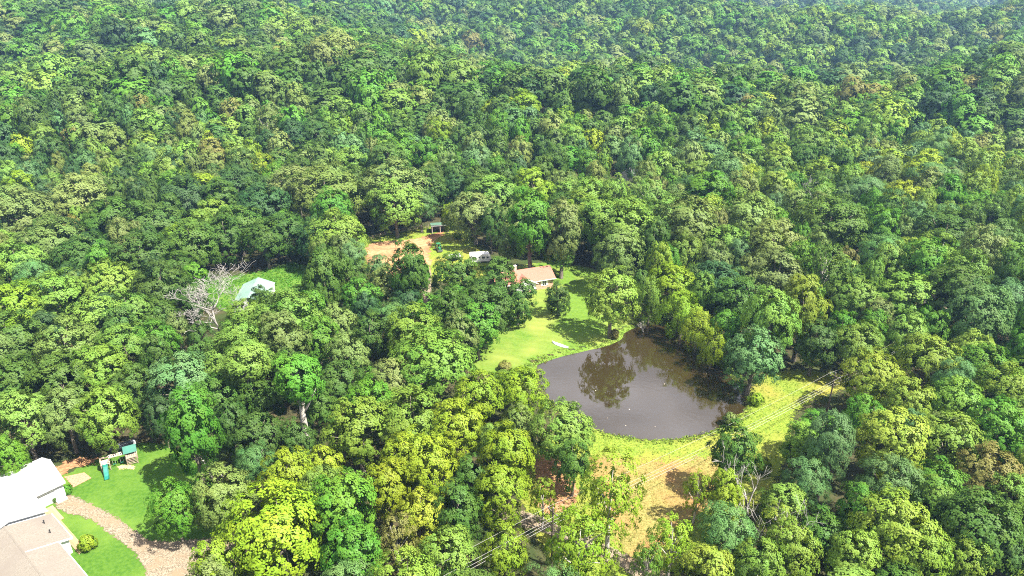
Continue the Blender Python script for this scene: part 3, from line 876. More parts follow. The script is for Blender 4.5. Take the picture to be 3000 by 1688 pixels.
p = G(1406, 768)
T3 = thing('camper_trailer', 'white camper trailer half under trees behind the red-roofed house', 'camper', (p.x, p.y, 0.1), RAD(6))
m = MB()
prof = [(-3.0, 0.55), (2.7, 0.55), (3.15, 1.2), (3.1, 1.9), (2.7, 2.6), (2.3, 2.75), (-2.7, 2.75), (-3.0, 2.55)]
k = len(prof)
m.add([(x, -1.15, z) for x, z in prof] + [(x, 1.15, z) for x, z in prof], [tuple(range(k)), tuple(range(2 * k - 1, k - 1, -1))] + [(i, k + i, k + (i + 1) % k, (i + 1) % k) for i in range(k)])
m.build('body', M['fibreglass'], T3)
for (x0, x1, za, zb) in ((-2.3, -1.2, 1.35, 2.05), (0.6, 1.4, 1.45, 2.1), (1.9, 2.5, 1.5, 2.05)):
    MB().box(x0, x1, -1.19, -1.14, za, zb).build('window', M['glass'], T3)
dd = MB().box(-0.6, 0.1, -1.18, -1.14, 0.65, 2.4).build('door', M['white_paint'], T3)
MB().box(-0.45, -0.05, -1.2, -1.175, 1.6, 2.15).build('pane', M['glass'], dd)
MB().box(-2.95, 2.9, -1.175, -1.145, 0.95, 1.1).build('stripe', M['grey_metal'], T3)
MB().box(-0.6, 0.4, -0.5, 0.5, 2.75, 3.0).build('roof_unit', M['white_paint'], T3)
for s in (-1.0, 1.0):
    for x in (-0.55, 0.35):
        wheel(T3, x - 0.2, s, 0.36, 0.22)
MB().tube([(2.7, 0.7, 0.6), (4.3, 0, 0.5)], [0.06, 0.06], 5).tube([(2.7, -0.7, 0.6), (4.3, 0, 0.5)], [0.06, 0.06], 5).build('drawbar', M['dark_metal'], T3)

p = G(1641, 1013)
BT = thing('canoe', 'white canoe lying upside down on the lawn near the pond', 'canoe', (p.x, p.y, 0.08), RAD(-38))
m = MB()
secs = np.linspace(-1, 1, 13)
ring = []
for s in secs:
    w = 0.46 * (1 - abs(s) ** 2.4) + 0.01
    hgt = 0.34 - 0.08 * (1 - s * s) * 0 + 0.10 * s * s
    x = s * 2.3
    ring.append([(x, -w, 0.02), (x, -w * 0.85, hgt * 0.62), (x, -w * 0.35, hgt * 0.95), (x, 0, hgt), (x, w * 0.35, hgt * 0.95), (x, w * 0.85, hgt * 0.62), (x, w, 0.02)])
vs = [q for r in ring for q in r]
fs = [(i * 7 + j, i * 7 + j + 1, (i + 1) * 7 + j + 1, (i + 1) * 7 + j) for i in range(12) for j in range(6)]
m.add(vs, fs).build('hull', M['fibreglass'], BT, True)
MB().tube([(s * 2.3, 0, 0.36 + 0.10 * s * s) for s in secs], [0.03] * 13, 5).build('keel', M['white_paint'], BT)
MB().tube([(s * 2.3, 0.47 * (1 - abs(s) ** 2.4) + 0.012, 0.04) for s in secs], [0.03] * 13, 5).tube([(s * 2.3, -0.47 * (1 - abs(s) ** 2.4) - 0.012, 0.04) for s in secs], [0.03] * 13, 5).build('gunwale', M['grey_metal'], BT)

# --- play set
PS = thing('play_set', 'wooden play set with green canopy tower and green slide', 'play set', (-70.5, 99.6, 0.05), RAD(28))
for x in (-0.65, 0.65):
    for y in (-0.65, 0.65):
        MB().box(x - 0.06, x + 0.06, y - 0.06, y + 0.06, 0, 2.1).build('post', M['wood'], PS)
MB().box(-0.72, 0.72, -0.72, 0.72, 1.3, 1.4).build('platform', M['pale_wood'], PS)
MB().box(-0.72, -0.66, -0.6, 0.6, 1.75, 2.0).box(-0.6, 0.6, 0.66, 0.72, 1.75, 2.0).box(-0.72, -0.66, -0.6, 0.6, 1.45, 1.6).build('railing', M['pale_wood'], PS)
for x in (3.3, 4.9):
    for y in (-0.75, 0.75):
        MB().box(x - 0.07, x + 0.07, y - 0.07, y + 0.07, 0, 2.75).build('post', M['wood'], PS)
MB().box(3.2, 5.0, -0.85, 0.85, 1.4, 1.52).build('platform', M['pale_wood'], PS)
for i in range(5):
    MB().box(4.98, 5.03, -0.75 + i * 0.31, -0.75 + i * 0.31 + 0.27, 1.52, 2.15).build('slat', M['pale_wood'], PS)
for i in range(5):
    MB().box(3.3 + i * 0.31, 3.57 + i * 0.31, -0.88, -0.83, 1.52, 2.15).build('slat', M['pale_wood'], PS)
for i in range(4):
    MB().box(3.35, 4.85, -0.9, -0.84, 0.25 + i * 0.3, 0.33 + i * 0.3).build('rung', M['wood'], PS)
MB().slab([(3.05, -1.05, 2.62), (5.15, -1.05, 2.62), (5.15, 0, 3.5), (3.05, 0, 3.5)], 0.05).slab([(5.15, 1.05, 2.62), (3.05, 1.05, 2.62), (3.05, 0.002, 3.5), (5.15, 0.002, 3.5)], 0.05).build('canopy', M['play_green'], PS)
for x in (3.12, 5.06):
    MB().add([(x, -0.95, 2.66), (x, 0.95, 2.66), (x, 0, 3.43), (x + 0.04, -0.95, 2.66), (x + 0.04, 0.95, 2.66), (x + 0.04, 0, 3.43)], [(0, 2, 1), (3, 4, 5), (0, 1, 4, 3), (1, 2, 5, 4), (2, 0, 3, 5)]).build('canopy_gable', M['play_green'], PS)
for y in (-0.35, 0.35):
    MB().box(0.65, 3.3, y - 0.07, y + 0.07, 2.2, 2.36).build('beam', M['pale_wood'], PS)
for i in range(7):
    MB().box(0.85 + i * 0.36, 1.02 + i * 0.36, -0.28, 0.28, 2.24, 2.31).build('crossbar', M['pale_wood'], PS)
for x in (1.3, 2.5):
    s_ = MB().box(x - 0.25, x + 0.25, -0.1, 0.1, 0.5, 0.54).build('swing_seat', M['play_green'], PS)
    MB().tube([(x - 0.22, 0, 0.54), (x - 0.22, 0, 2.2)], [0.018, 0.018], 4).tube([(x + 0.22, 0, 0.54), (x + 0.22, 0, 2.2)], [0.018, 0.018], 4).build('chain', M['grey_metal'], s_)
sl = MB()
sp = [(0, -0.7, 1.42), (0, -1.2, 1.25), (0, -2.0, 0.62), (0, -2.6, 0.26), (0, -3.1, 0.16), (0, -3.4, 0.16)]
for a, b in zip(sp[:-1], sp[1:]):
    sl.slab([(-0.3, b[1], b[2]), (0.3, b[1], b[2]), (0.3, a[1], a[2]), (-0.3, a[1], a[2])], 0.05)
sl.build('slide', M['slide_green'], PS)
for s in (1, -1):
    e = MB()
    for a, b in zip(sp[:-1], sp[1:]):
        e.slab([(s * 0.34 - 0.05, b[1], b[2] + 0.18), (s * 0.34 + 0.05, b[1], b[2] + 0.18), (s * 0.34 + 0.05, a[1], a[2] + 0.18), (s * 0.34 - 0.05, a[1], a[2] + 0.18)], 0.24)
    e.build('slide_edge', M['play_green'], PS)
sheet('worn_sand', GP([z1(*p) for p in ((960, 500), (1080, 470), (1180, 465), (1210, 510), (1120, 545), (1000, 545))]), ragged(surf('worn_sand', (0.33, 0.27, 0.13), (0.46, 0.37, 0.20), 2, 0.95, 0.1), 1.5, 1.4), 0.085, 'worn sandy patch under the swings', 'sand')

# tank behind the play set
TK = thing('storage_tank', 'dark grey tarp-covered cylinder lying behind the play set', 'tank', (-70.2, 104.8, 0.05), RAD(24))
a_ = [(-2.2, 0.2), (-2.1, 0.5), (-1.85, 0.66), (1.85, 0.66), (2.1, 0.5), (2.2, 0.2)]
MB().tube([(x, 0, 0.95) for x, r in a_], [r for x, r in a_], 14).build('shell', M['tarp'], TK, True)
MB().tube([(1.9, 0, 0.95), (2.12, 0, 0.95), (2.24, 0, 0.95)], [0.64, 0.5, 0.2], 14).build('end_cap', M['grey_metal'], TK, True)
for x in (-1.2, 1.2):
    MB().box(x - 0.1, x + 0.1, -0.5, 0.5, 0, 0.45).build('saddle', M['wood'], TK)

# --- power line
PA, PB = Vector((5.75, 77.6, 0)), Vector((61.0, 115.3, 0))
dAB = (PB - PA).normalized()
PERP = Vector((-dAB.y, dAB.x, 0))
def pole(name, label, base, h, with_arm=True):
    t = thing(name, label, 'utility pole', base, math.atan2(PERP.y, PERP.x))
    MB().tube([(0, 0, -0.3), (0.03, 0, h * 0.5), (0, 0, h)], [0.17, 0.15, 0.12], 8).build('shaft', M['pole_wood'], t)
    MB().box(-1.15, 1.15, -0.07, 0.07, h - 0.75, h - 0.6).build('crossarm', M['pole_wood'], t)
    for x in (-1.0, 0.0, 1.0):
        z0 = h - 0.6 if x else h
        MB().tube([(x, 0, z0), (x, 0, z0 + 0.1), (x, 0, z0 + 0.22)], [0.04, 0.07, 0.05], 6).build('insulator', M['grey_metal'], t)
    return t
HA, HB = 10.8, 9.8
pole('utility_pole', 'dark utility pole standing among shrubs by the gravel road', PA, HA)
pole('utility_pole', 'utility pole at the meadow edge below the pond', PB, HB)
PC = PA + (PA - PB) * 1.0
PD = G(2640, 1075, 0)
def wire(a, b, sag, r=0.022):
    pts = []
    for i in range(25):
        t = i / 24
        p_ = a.lerp(b, t)
        p_.z -= 4 * sag * t * (1 - t)
        pts.append(p_)
    return pts
for i, (off, dz, lab) in enumerate(((-1.0, -0.35, 'uppermost-left thin power wire strung across the meadow'), (1.0, -0.35, 'thin power wire on the pond-facing crossarm end'), (0.0, -2.2, 'thick lower cable strung below the crossarms'), (0.25, -3.1, 'lowest slack cable strung over the dry grass'))):
    w = MB()
    o3 = PERP * off
    za, zb = Vector((0, 0, HA + dz)), Vector((0, 0, HB + dz))
    r = 0.015 if dz > -1 else 0.021
    for a, b, s in ((PA + o3 + za, PB + o3 + zb, 0.9), (PC + o3 + za, PA + o3 + za, 0.9), (PB + o3 + zb, PD + o3 + zb - Vector((0, 0, 2)), 0.9)):
        w.tube(wire(a, b, s), [r] * 25, 5)
    tag(w.build('power_line', M['cable']), ['topmost power wire farthest from the pond, strung between the two poles', 'topmost power wire on the pond side, strung between the two poles', 'upper of the two thick cables below the pole crossarms', 'lowest cable on the poles, crossing the dry grass'][i], 'power line', 'power lines across the meadow')

# ------------------------------------------------------------------ foliage
def unit(v):
    return v / np.maximum(np.linalg.norm(v, axis=-1, keepdims=True), 1e-9)

def leaf_cards(rng, pos, nrm, L, W, bend=0.12):
    """one four-cornered leaf spray at each position, facing nrm"""
    n = len(pos)
    ref = rng.normal(size=(n, 3))
    t = unit(ref - nrm * np.sum(ref * nrm, 1, keepdims=True))
    b = np.cross(nrm, t)
    l = (L * rng.uniform(0.7, 1.35, (n, 1))) * 0.5
    w = (W * rng.uniform(0.7, 1.35, (n, 1))) * 0.5
    k = rng.uniform(-0.35, 0.35, (n, 1))
    v = np.empty((n, 4, 3))
    v[:, 0] = pos - t * l
    v[:, 1] = pos + b * w + t * l * k - nrm * bend * l
    v[:, 2] = pos + t * l
    v[:, 3] = pos - b * w - t * l * k - nrm * bend * l
    return v.reshape(-1, 3), np.arange(n * 4).reshape(n, 4)

CROWN = {
    # kind: masses, puffs per mass, leaves per puff, mass radius, puff radius, leaf length, width, radii xyz, centre z, flat, up
    'broad':    dict(nm=48, np_=12, nl=20, mr=1.35, pr=0.50, L=0.33, W=0.25, R=(5.6, 5.6, 5.9), cz=8.2, flat=0.55, up=0.85, low=-0.85),
    'oval':     dict(nm=50, np_=12, nl=20, mr=1.25, pr=0.48, L=0.33, W=0.25, R=(4.4, 4.4, 6.8), cz=9.2, flat=0.6, up=0.7, low=-0.9),
    'feathery': dict(nm=44, np_=13, nl=22, mr=1.35, pr=0.50, L=0.32, W=0.14, R=(5.2, 5.2, 5.8), cz=9.6, flat=0.34, up=1.1, low=-0.75),
    'loose':    dict(nm=40, np_=8, nl=15, mr=1.4, pr=0.50, L=0.33, W=0.25, R=(5.6, 5.6, 6.2), cz=9.0, flat=0.7, up=0.6, low=-0.75),
    'slender':  dict(nm=34, np_=12, nl=20, mr=1.15, pr=0.48, L=0.33, W=0.25, R=(3.3, 3.3, 4.8), cz=16.0, flat=0.6, up=0.7, low=-0.9),
    'dense':    dict(nm=56, np_=12, nl=19, mr=1.2, pr=0.44, L=0.31, W=0.23, R=(4.6, 4.6, 6.3), cz=6.6, flat=0.8, up=0.45, low=-1.0),
    'willow':   dict(nm=44, np_=11, nl=14, mr=1.3, pr=0.55, L=0.50, W=0.17, R=(5.2, 5.2, 5.2), cz=7.0, flat=1.25, up=0.3, low=-0.95),
    'shrub':    dict(nm=18, np_=10, nl=12, mr=0.45, pr=0.26, L=0.22, W=0.17, R=(1.3, 1.3, 0.95), cz=0.85, flat=0.7, up=0.5, low=-0.8),
    'mid':      dict(nm=40, np_=8, nl=7, mr=1.4, pr=0.62, L=0.72, W=0.58, R=(5.6, 5.6, 5.8), cz=8.3, flat=0.55, up=0.85, low=-0.75),
    'midtall':  dict(nm=40, np_=8, nl=7, mr=1.3, pr=0.62, L=0.72, W=0.58, R=(4.6, 4.6, 6.6), cz=9.0, flat=0.6, up=0.7, low=-0.8),
    'far':      dict(nm=30, np_=8, nl=6, mr=1.5, pr=0.7, L=0.95, W=0.8, R=(5.6, 5.6, 6.4), cz=8.6, flat=0.5, up=0.8, low=-0.8),
}

def crown_arrays(kind, seed):
    c = CROWN[kind]
    rng = np.random.default_rng(seed)
    R = np.array(c['R'])
    # the main masses, spread over the crown's outside with an uneven outline
    n = c['nm']
    i = np.arange(n) + 0.5
    zc = 1 - (1 - c['low']) * i / n
    phi = i * 2.39996 + rng.uniform(0, 6.28)
    d = np.stack([np.sqrt(np.maximum(0, 1 - zc * zc)) * np.cos(phi), np.sqrt(np.maximum(0, 1 - zc * zc)) * np.sin(phi), zc], 1)
    d = unit(d + rng.normal(scale=0.16, size=d.shape))
    lobes = unit(rng.normal(size=(5, 3)))
    out = 1 + 0.26 * np.clip(d @ lobes.T, 0, 1).max(1) ** 2 - 0.14 + rng.uniform(-0.18, 0.08, n)
    sr = c['mr'] / R.mean()
    mc = d * R * (out[:, None] - sr * 0.62)
    mcl = np.vstack([mc, mc[rng.choice(n, n // 3, replace=False)] * 0.5])
    dl = unit(np.vstack([d, mcl[n:] / R + 1e-3]))
    mrad = c['mr'] * rng.uniform(0.72, 1.25, len(mcl))
    mtone = rng.uniform(0, 1, len(mcl))
    # puffs on each mass
    P = c['np_']
    m_ = len(mcl)
    up = np.array([0, 0, 1.0])
    ax = unit(dl + up * c['up'])
    q = unit(rng.normal(size=(m_, P, 3)) + ax[:, None, :] * 1.25)
    off = q * mrad[:, None, None]
    al = np.sum(off * ax[:, None, :], 2, keepdims=True)
    off = off - ax[:, None, :] * al * (1 - c['flat'])
    pc = (mcl[:, None, :] + off * rng.uniform(0.75, 1.05, (m_, P, 1))).reshape(-1, 3)
    pax = unit(q * 0.6 + ax[:, None, :] * 0.6).reshape(-1, 3)
    ptone = np.clip(np.repeat(mtone, P) * 0.6 + rng.uniform(0, 0.4, m_ * P), 0, 1)
    prad = c['pr'] * rng.uniform(0.65, 1.3, m_ * P)
    # leaves on each puff
    N = c['nl']
    q2 = unit(rng.normal(size=(m_ * P, N, 3)) + pax[:, None, :] * 0.9)
    o2 = q2 * prad[:, None, None] * rng.uniform(0.6, 1.12, (m_ * P, N, 1))
    pos = (pc[:, None, :] + o2).reshape(-1, 3)
    if kind == 'willow':
        pos[:, 2] -= rng.exponential(0.5, len(pos))
    dcr = unit(pos / R).reshape(q2.shape)
    kd = 1.5 if kind in ('far', 'mid', 'midtall') else 0.85      # how far the sprays turn to face out of the crown
    nr = unit(q2 * 0.35 + pax[:, None, :] * 0.5 + dcr * kd + rng.normal(scale=0.20, size=q2.shape)).reshape(-1, 3)
    v, f = leaf_cards(rng, pos, nr, c['L'], c['W'])
    v[:, 2] += c['cz']
    tone = np.zeros((len(f), 3), dtype=np.float32)
    tone[:, 0] = rng.uniform(0, 1, len(f))
    tone[:, 1] = np.repeat(ptone, N)
    return v, f, tone, mcl + np.array([0, 0, c['cz']])

def trunk_builder(kind, seed, ends):
    c = CROWN[kind]
    rnd = random.Random(seed)
    m = MB()
    top = c['cz'] + c['R'][2] * 0.55
    bx, by = rnd.uniform(-0.5, 0.5), rnd.uniform(-0.5, 0.5)
    def ax(z):
        t = z / top
        return Vector((bx * math.sin(t * 2.4), by * math.sin(t * 2.9), z))
    zs = [-0.4, 0.3, 1.5, top * 0.3, top * 0.5, top * 0.75, top]
    r0 = 0.034 * top
    m.tube([ax(z) for z in zs], [r0 * 1.5, r0 * 1.15, r0, r0 * 0.85, r0 * 0.62, r0 * 0.35, 0.05], 7)
    sel = rnd.sample(range(len(ends)), min(11, len(ends)))
    for i in sel:
        e = Vector(ends[i])
        zb = max(top * 0.22, min(e.z - 1.2, top * 0.8) * rnd.uniform(0.6, 0.92))
        s = ax(zb)
        mid = s.lerp(e, 0.5) + Vector((rnd.uniform(-0.4, 0.4), rnd.uniform(-0.4, 0.4), 0.5))
        r = r0 * 0.42 * (1 - 0.4 * zb / top)
        m.tube([s, s.lerp(mid, 0.5), mid, e.lerp(mid, 0.25)], [r, r * 0.8, r * 0.55, 0.035], 5)
    return m

PROTO = {}
def make_proto(key, kind, seed, bark='bark', trunk=True):
    v, f, tone, ends = crown_arrays(kind, seed)
    cm = np_mesh('crown', v, f, M['leaf'], {'tone': ('FACE', 'FLOAT_VECTOR', tone)})
    tm = trunk_builder(kind, seed, [tuple(e) for e in ends]).mesh('trunk', M[bark], True) if trunk else None
    PROTO[key] = (kind, cm, tm)

for k in range(5): make_proto('broad%d' % k, 'broad', 10 + k)
for k in range(4): make_proto('oval%d' % k, 'oval', 20 + k)
for k in range(3): make_proto('feathery%d' % k, 'feathery', 30 + k)
for k in range(3): make_proto('loose%d' % k, 'loose', 40 + k, 'pale_bark')
for k in range(2): make_proto('dense%d' % k, 'dense', 50 + k)
for k in range(2): make_proto('willow%d' % k, 'willow', 60 + k)
for k in range(2): make_proto('shrub%d' % k, 'shrub', 70 + k)
make_proto('slender0', 'slender', 80, 'pale_bark')
NPROTO = {'b': ('broad', 5), 'o': ('oval', 4), 'f': ('feathery', 3), 'l': ('loose', 3), 'd': ('dense', 2), 'w': ('willow', 2), 's': ('shrub', 2), 't': ('slender', 1)}

TINT = {
    'Y': (0.168, 0.256, 0.018), 'A': (0.205, 0.252, 0.020), 'L': (0.135, 0.232, 0.034), 'G': (0.082, 0.196, 0.020), 'E': (0.165, 0.248, 0.030),
    'D': (0.062, 0.122, 0.021), 'B': (0.095, 0.190, 0.056), 'K': (0.044, 0.096, 0.028), 'P': (0.138, 0.196, 0.048), 'O': (0.155, 0.165, 0.040),
}
COLOUR = {'Y': 'yellow-green', 'A': 'golden-yellow', 'E': 'fresh lime-green', 'L': 'light green', 'G': 'bright green', 'D': 'dark green', 'B': 'blue-green', 'K': 'deep blue-green', 'P': 'grey-green', 'O': 'olive-brown'}

# trees read from the photograph: crown centre pixel, crown width in pixels, tint, form, [height / width]
HAND = '''
810 1560 300 Y b|638 1668 150 Y b|655 1464 180 P b|845 1405 165 Y b|955 1381 115 A b|1010 1498 185 G o|1038 1625 185 G b|1138 1435 125 A o|1207 1353 160 Y b|1052 1262 200 L b
750 1285 160 D b|870 1305 120 D b|1207 1240 200 L b|1345 1262 180 Y b|1259 1368 170 Y b|1483 1343 150 Y o|1466 1440 160 Y b|1517 1257 110 P b|1655 1267 185 L b|1680 1365 110 D b
1241 1520 140 A b|1345 1500 130 D o|1310 1650 190 L b|1475 1625 140 Y b|1160 1590 130 O l|1590 1464 80 Y l|1524 1150 150 Y b|1281 1065 240 L b|1150 1130 150 P b|1400 1170 150 Y b
1790 1455 190 Y l 1.5|1700 1610 210 Y l 1.2|1966 1592 140 Y l|2043 1443 85 Y l|2125 1570 160 B f|2125 1440 85 Y o|2120 1500 95 Y b|2152 1335 135 D o|2220 1670 160 L b|1900 1650 90 L l
2430 1300 150 B f 1.5|2362 1420 125 B f|2616 1298 210 E b|2770 1310 200 L b|2922 1261 170 G b|2604 1425 170 B f|2891 1400 180 O b|2616 1560 230 E b|2500 1646 160 E b|2690 1640 180 E b
2861 1555 240 D b|2952 1620 120 B f|2830 1662 140 E b|2311 1620 160 L b|2280 1555 110 E l|2960 1480 150 L b|2730 1480 130 L o|2520 1500 120 G o
1793 878 160 L b 1.15|1905 875 75 L w 1.3|1972 835 135 Y b|2000 918 110 Y w|2045 962 90 Y w|2125 968 95 G b|2206 1050 162 B b|2088 1015 75 Y w|1634 876 76 D d|1517 885 105 D d
1421 915 170 D b|1450 840 120 D o|1340 815 150 D b|1400 960 140 G b|1202 805 112 D o 1.5|1108 785 66 B f|1033 756 88 B f 1.2|1020 812 105 D b|1060 885 125 G b|1151 940 120 B f|1195 895 90 K b
1084 985 120 D b|946 825 110 D o 1.5|957 575 210 P b|870 560 170 P b|991 695 165 L b|925 712 120 K b|770 610 160 K b|836 680 130 D b|777 702 130 D b|1146 556 200 P b
1158 600 160 L b|1240 560 140 D b|1232 600 90 B f|1315 640 45 Y o|1392 625 150 P b|1440 575 165 L b|1558 658 135 G o 1.5|1648 680 110 P o 1.5|1638 740 85 L b|1759 655 140 L o
1845 680 150 L o|1810 745 130 P o|2017 665 170 P o|2114 725 150 L b|2190 650 150 P o|2069 575 135 G o|1880 575 125 P b|1721 585 110 L o|2103 830 150 K b|2155 890 160 D b
2224 850 130 P b|2433 670 210 D b|2533 572 115 B f|2530 520 100 A b|2647 590 120 A b|2733 525 135 B f|2864 604 95 G b|2767 700 190 D b|2922 718 110 B f 1.4|2592 742 140 B f
2474 805 115 E b|2353 905 125 E o 1.5|2509 880 150 L b|2566 932 95 P b|2464 970 90 G b|2945 880 140 B f|2705 955 70 G o|2848 1040 120 E b|2655 990 120 L b|2278 712 130 P o
2284 815 140 P o|2271 935 120 P b|2505 1020 140 L b|2563 1112 170 E b|2714 1055 170 E b|2870 1080 150 G b|2796 1190 160 L b|2388 1010 130 D b|2660 1190 150 E b|2940 1150 150 L b
45 1005 180 D b|193 1024 180 P b|293 950 160 L b|365 1018 155 L b|462 1012 130 G b|172 1116 190 D b|52 1122 170 D b|293 1094 160 L b|390 1140 120 D b|534 1128 190 B b
690 1080 200 L b|476 1228 100 K b|560 1255 150 G o 1.5|512 1490 135 G b|310 1225 170 L b|69 1235 170 L b|193 1222 160 P b|30 1345 90 G b|835 950 200 L b|792 908 100 D b
881 895 105 D b|990 960 120 P b|1021 1050 130 P b|710 1000 140 L b|990 1128 140 D b|760 1180 140 D b|640 1180 140 D b|930 1200 120 D b|1090 1190 140 G b
60 640 190 P b|150 720 180 P b|60 790 170 L b|250 760 170 D b|330 650 180 D b|230 585 170 P b|420 760 170 D b|330 840 170 L b|170 880 170 L b|50 910 170 Y b|450 660 170 D b
540 590 160 K b|600 560 110 Y b|630 640 110 L b|560 720 160 D b|660 700 130 D b|700 560 160 K b|572 822 72 G o|766 884 78 D b|722 940 110 L b|560 880 110 D b|470 930 110 D b|585 990 75 D b|520 970 75 P b|690 965 65 D b|470 850 160 D b|380 930 150 L b|520 800 110 D b|700 660 140 D b
'''

RNG = random.Random(7)
trees = []          # dicts: x, y, z, r, h, tint, key, hand

def add_tree(x, y, z, r, h, col, form, hand=False, k=None):
    fam, n = NPROTO[form]
    trees.append(dict(x=x, y=y, z=z, r=r, h=h, col=col, key='%s%d' % (fam, RNG.randrange(n) if k is None else k), rot=RNG.uniform(0, 6.28), hand=hand))

def proto_dims(fam):
    c = CROWN[fam]
    return (c['R'][0] + 0.35), c['cz'], c['cz'] + c['R'][2]

for row in HAND.strip().replace('\n', '|').split('|'):
    w = row.split()
    u, v, d, col, form = float(w[0]), float(w[1]), float(w[2]), w[3], w[4]
    hw = float(w[5]) if len(w) > 5 else 1.0
    fam = NPROTO[form][0]
    pr, pcz, pht = proto_dims(fam)
    zc = 9.0
    for _ in range(4):
        d_ = d * 1.10
        p = G(u, v, zc + float(hills(G(u, v, zc).x, G(u, v, zc).y)))
        r = d_ / 2 * depth_of(p) / FPX
        s = r / pr
        sz = (0.55 * s + 0.45) * (hw ** 0.75)
        if fam == 'dense': sz = s
        zc = pcz * sz
    gz = float(hills(p.x, p.y))
    add_tree(p.x, p.y, gz, r, pht * sz, col, form, True)

p = G(905, 1325)
add_tree(p.x, p.y, 0, 4.3, 20.5, 'G', 't', True)
p = G(757, 1260)
add_tree(p.x, p.y, 0, 4.5, 19.0, 'L', 't', True)
# what the photograph shows open: no filled-in tree may stand in front of these
OPEN_PX = [
    [(1575, 1068), (1690, 1033), (1820, 990), (1830, 960), (1960, 950), (2060, 1030), (2180, 1150), (2190, 1180), (2140, 1231), (2028, 1276), (1904, 1288), (1736, 1256), (1640, 1180), (1580, 1110)],
    [(1550, 870), (1600, 850), (1600, 830), (1650, 785), (1725, 795), (1740, 870), (1720, 960), (1790, 1010), (1620, 1050), (1500, 1070), (1400, 1075), (1380, 1050), (1480, 1000), (1560, 960)],
    [(1490, 765), (1640, 765), (1640, 855), (1530, 860)],
    [(1070, 700), (1260, 650), (1320, 640), (1345, 730), (1440, 745), (1440, 790), (1380, 790), (1270, 790), (1255, 720), (1070, 780)],
    [(590, 850), (680, 825), (860, 768), (900, 800), (900, 860), (800, 880), (700, 905), (640, 880)],
    [(0, 1370), (130, 1325), (250, 1360), (320, 1290), (420, 1290), (440, 1440), (430, 1560), (600, 1580), (560, 1688), (0, 1688)],
    [(1740, 1262), (2060, 1280), (2190, 1190), (2200, 1130), (2280, 1100), (2420, 1110), (2400, 1150), (2330, 1180), (2290, 1260), (2240, 1330), (2240, 1390), (2100, 1480), (1960, 1560), (1850, 1560), (1850, 1400), (1750, 1320)],
    [(1236, 820), (1260, 820), (1262, 850), (1240, 850)], [(1806, 484), (1856, 484), (1856, 526), (1806, 526)], [(2635, 830), (2675, 835), (2675, 850), (2640, 848)],
    [(2735, 880), (2800, 900), (2910, 970), (2900, 985), (2790, 922)], [(2650, 660), (2700, 680), (2690, 692), (2645, 674)],
    [(485, 850), (700, 840), (715, 985), (560, 1000), (490, 930)], [(1600, 1340), (1660, 1310), (1640, 1400), (1600, 1400)], [(1580, 1430), (1710, 1430), (1690, 1500), (1600, 1500)],
    [(1510, 1490), (1570, 1500), (1560, 1545), (1510, 1530)], [(1850, 1560), (1960, 1560), (1960, 1688), (1800, 1688)],
    [(884, 1205), (922, 1205), (925, 1322), (895, 1322)],
    [(2240, 1080), (2480, 1080), (2450, 1180), (2330, 1190)],
]
OPEN_NP = [np.array(p, dtype=float) for p in OPEN_PX]
LAND = [np.array(GP(p)) for p in (LAWN_PX, DAM_PX, BARN_PX, PADD_PX, YARD_PX)] + [POND]

def blocks_view(x, y, z, r, h):
    pts = [(x, y, z), (x, y, z + h), (x, y, z + 0.6 * h)]
    for a in range(8):
        ca, sa = math.cos(a * PI / 4), math.sin(a * PI / 4)
        pts.append((x + r * ca, y + r * sa, z + 0.55 * h))
        pts.append((x + 0.7 * r * ca, y + 0.7 * r * sa, z + 0.85 * h))
    uv = np.array([project(p)[:2] for p in pts])
    for j, P in enumerate(OPEN_NP):
        if j == 12 and y > 151: continue
        if poly_dist(uv[:, 0], uv[:, 1], P).max() > 0:
            return True
    return False

class Grid:
    def __init__(self, c): self.c, self.d = c, {}
    def put(self, x, y, r): self.d.setdefault((int(x // self.c), int(y // self.c)), []).append((x, y, r))
    def clear(self, x, y, r, k):
        i, j = int(x // self.c), int(y // self.c)
        for a in (i - 1, i, i + 1):
            for b in (j - 1, j, j + 1):
                for (px, py, pr) in self.d.get((a, b), ()):
                    if (px - x) ** 2 + (py - y) ** 2 < (k * (pr + r)) ** 2:
                        return False
        return True

grid = Grid(16)
for t in trees:
    grid.put(t['x'], t['y'], t['r'])

def pick_colour(u, v, x, y):
    patch = math.sin(x * 0.021 + 1.3) * math.sin(y * 0.017 + 0.4) + 0.5 * math.sin(x * 0.05 - y * 0.04)
    if v < 380:
        w = dict(D=4.2 - patch, K=1.2, P=2.2, G=1.8 + patch, L=1.6 + 0.8 * patch, O=0.10, Y=0.15, B=0.2)
        if u > 1600: w['L'] += 1.6; w['G'] += 1.6; w['E'] = 0.8
    elif u < 900:  # darker mix at left: tree kinds, plus a cloud's shadow put into the tints
        w = dict(D=4 - patch, K=1.6, P=2.2, G=1.4, L=1.5 + patch, O=0.3, Y=0.35)
    elif u > 1700:
        w = dict(L=3 + patch, G=2.4, P=2.2, D=1.8, B=1.0, Y=0.5, E=1.2 + patch, O=0.2)
    else:
        w = dict(D=3, G=2.4, P=2, L=2 + patch, K=0.8, B=0.4, Y=0.4)
    ks = list(w)
    return RNG.choices(ks, [max(0.05, w[k]) for k in ks])[0]

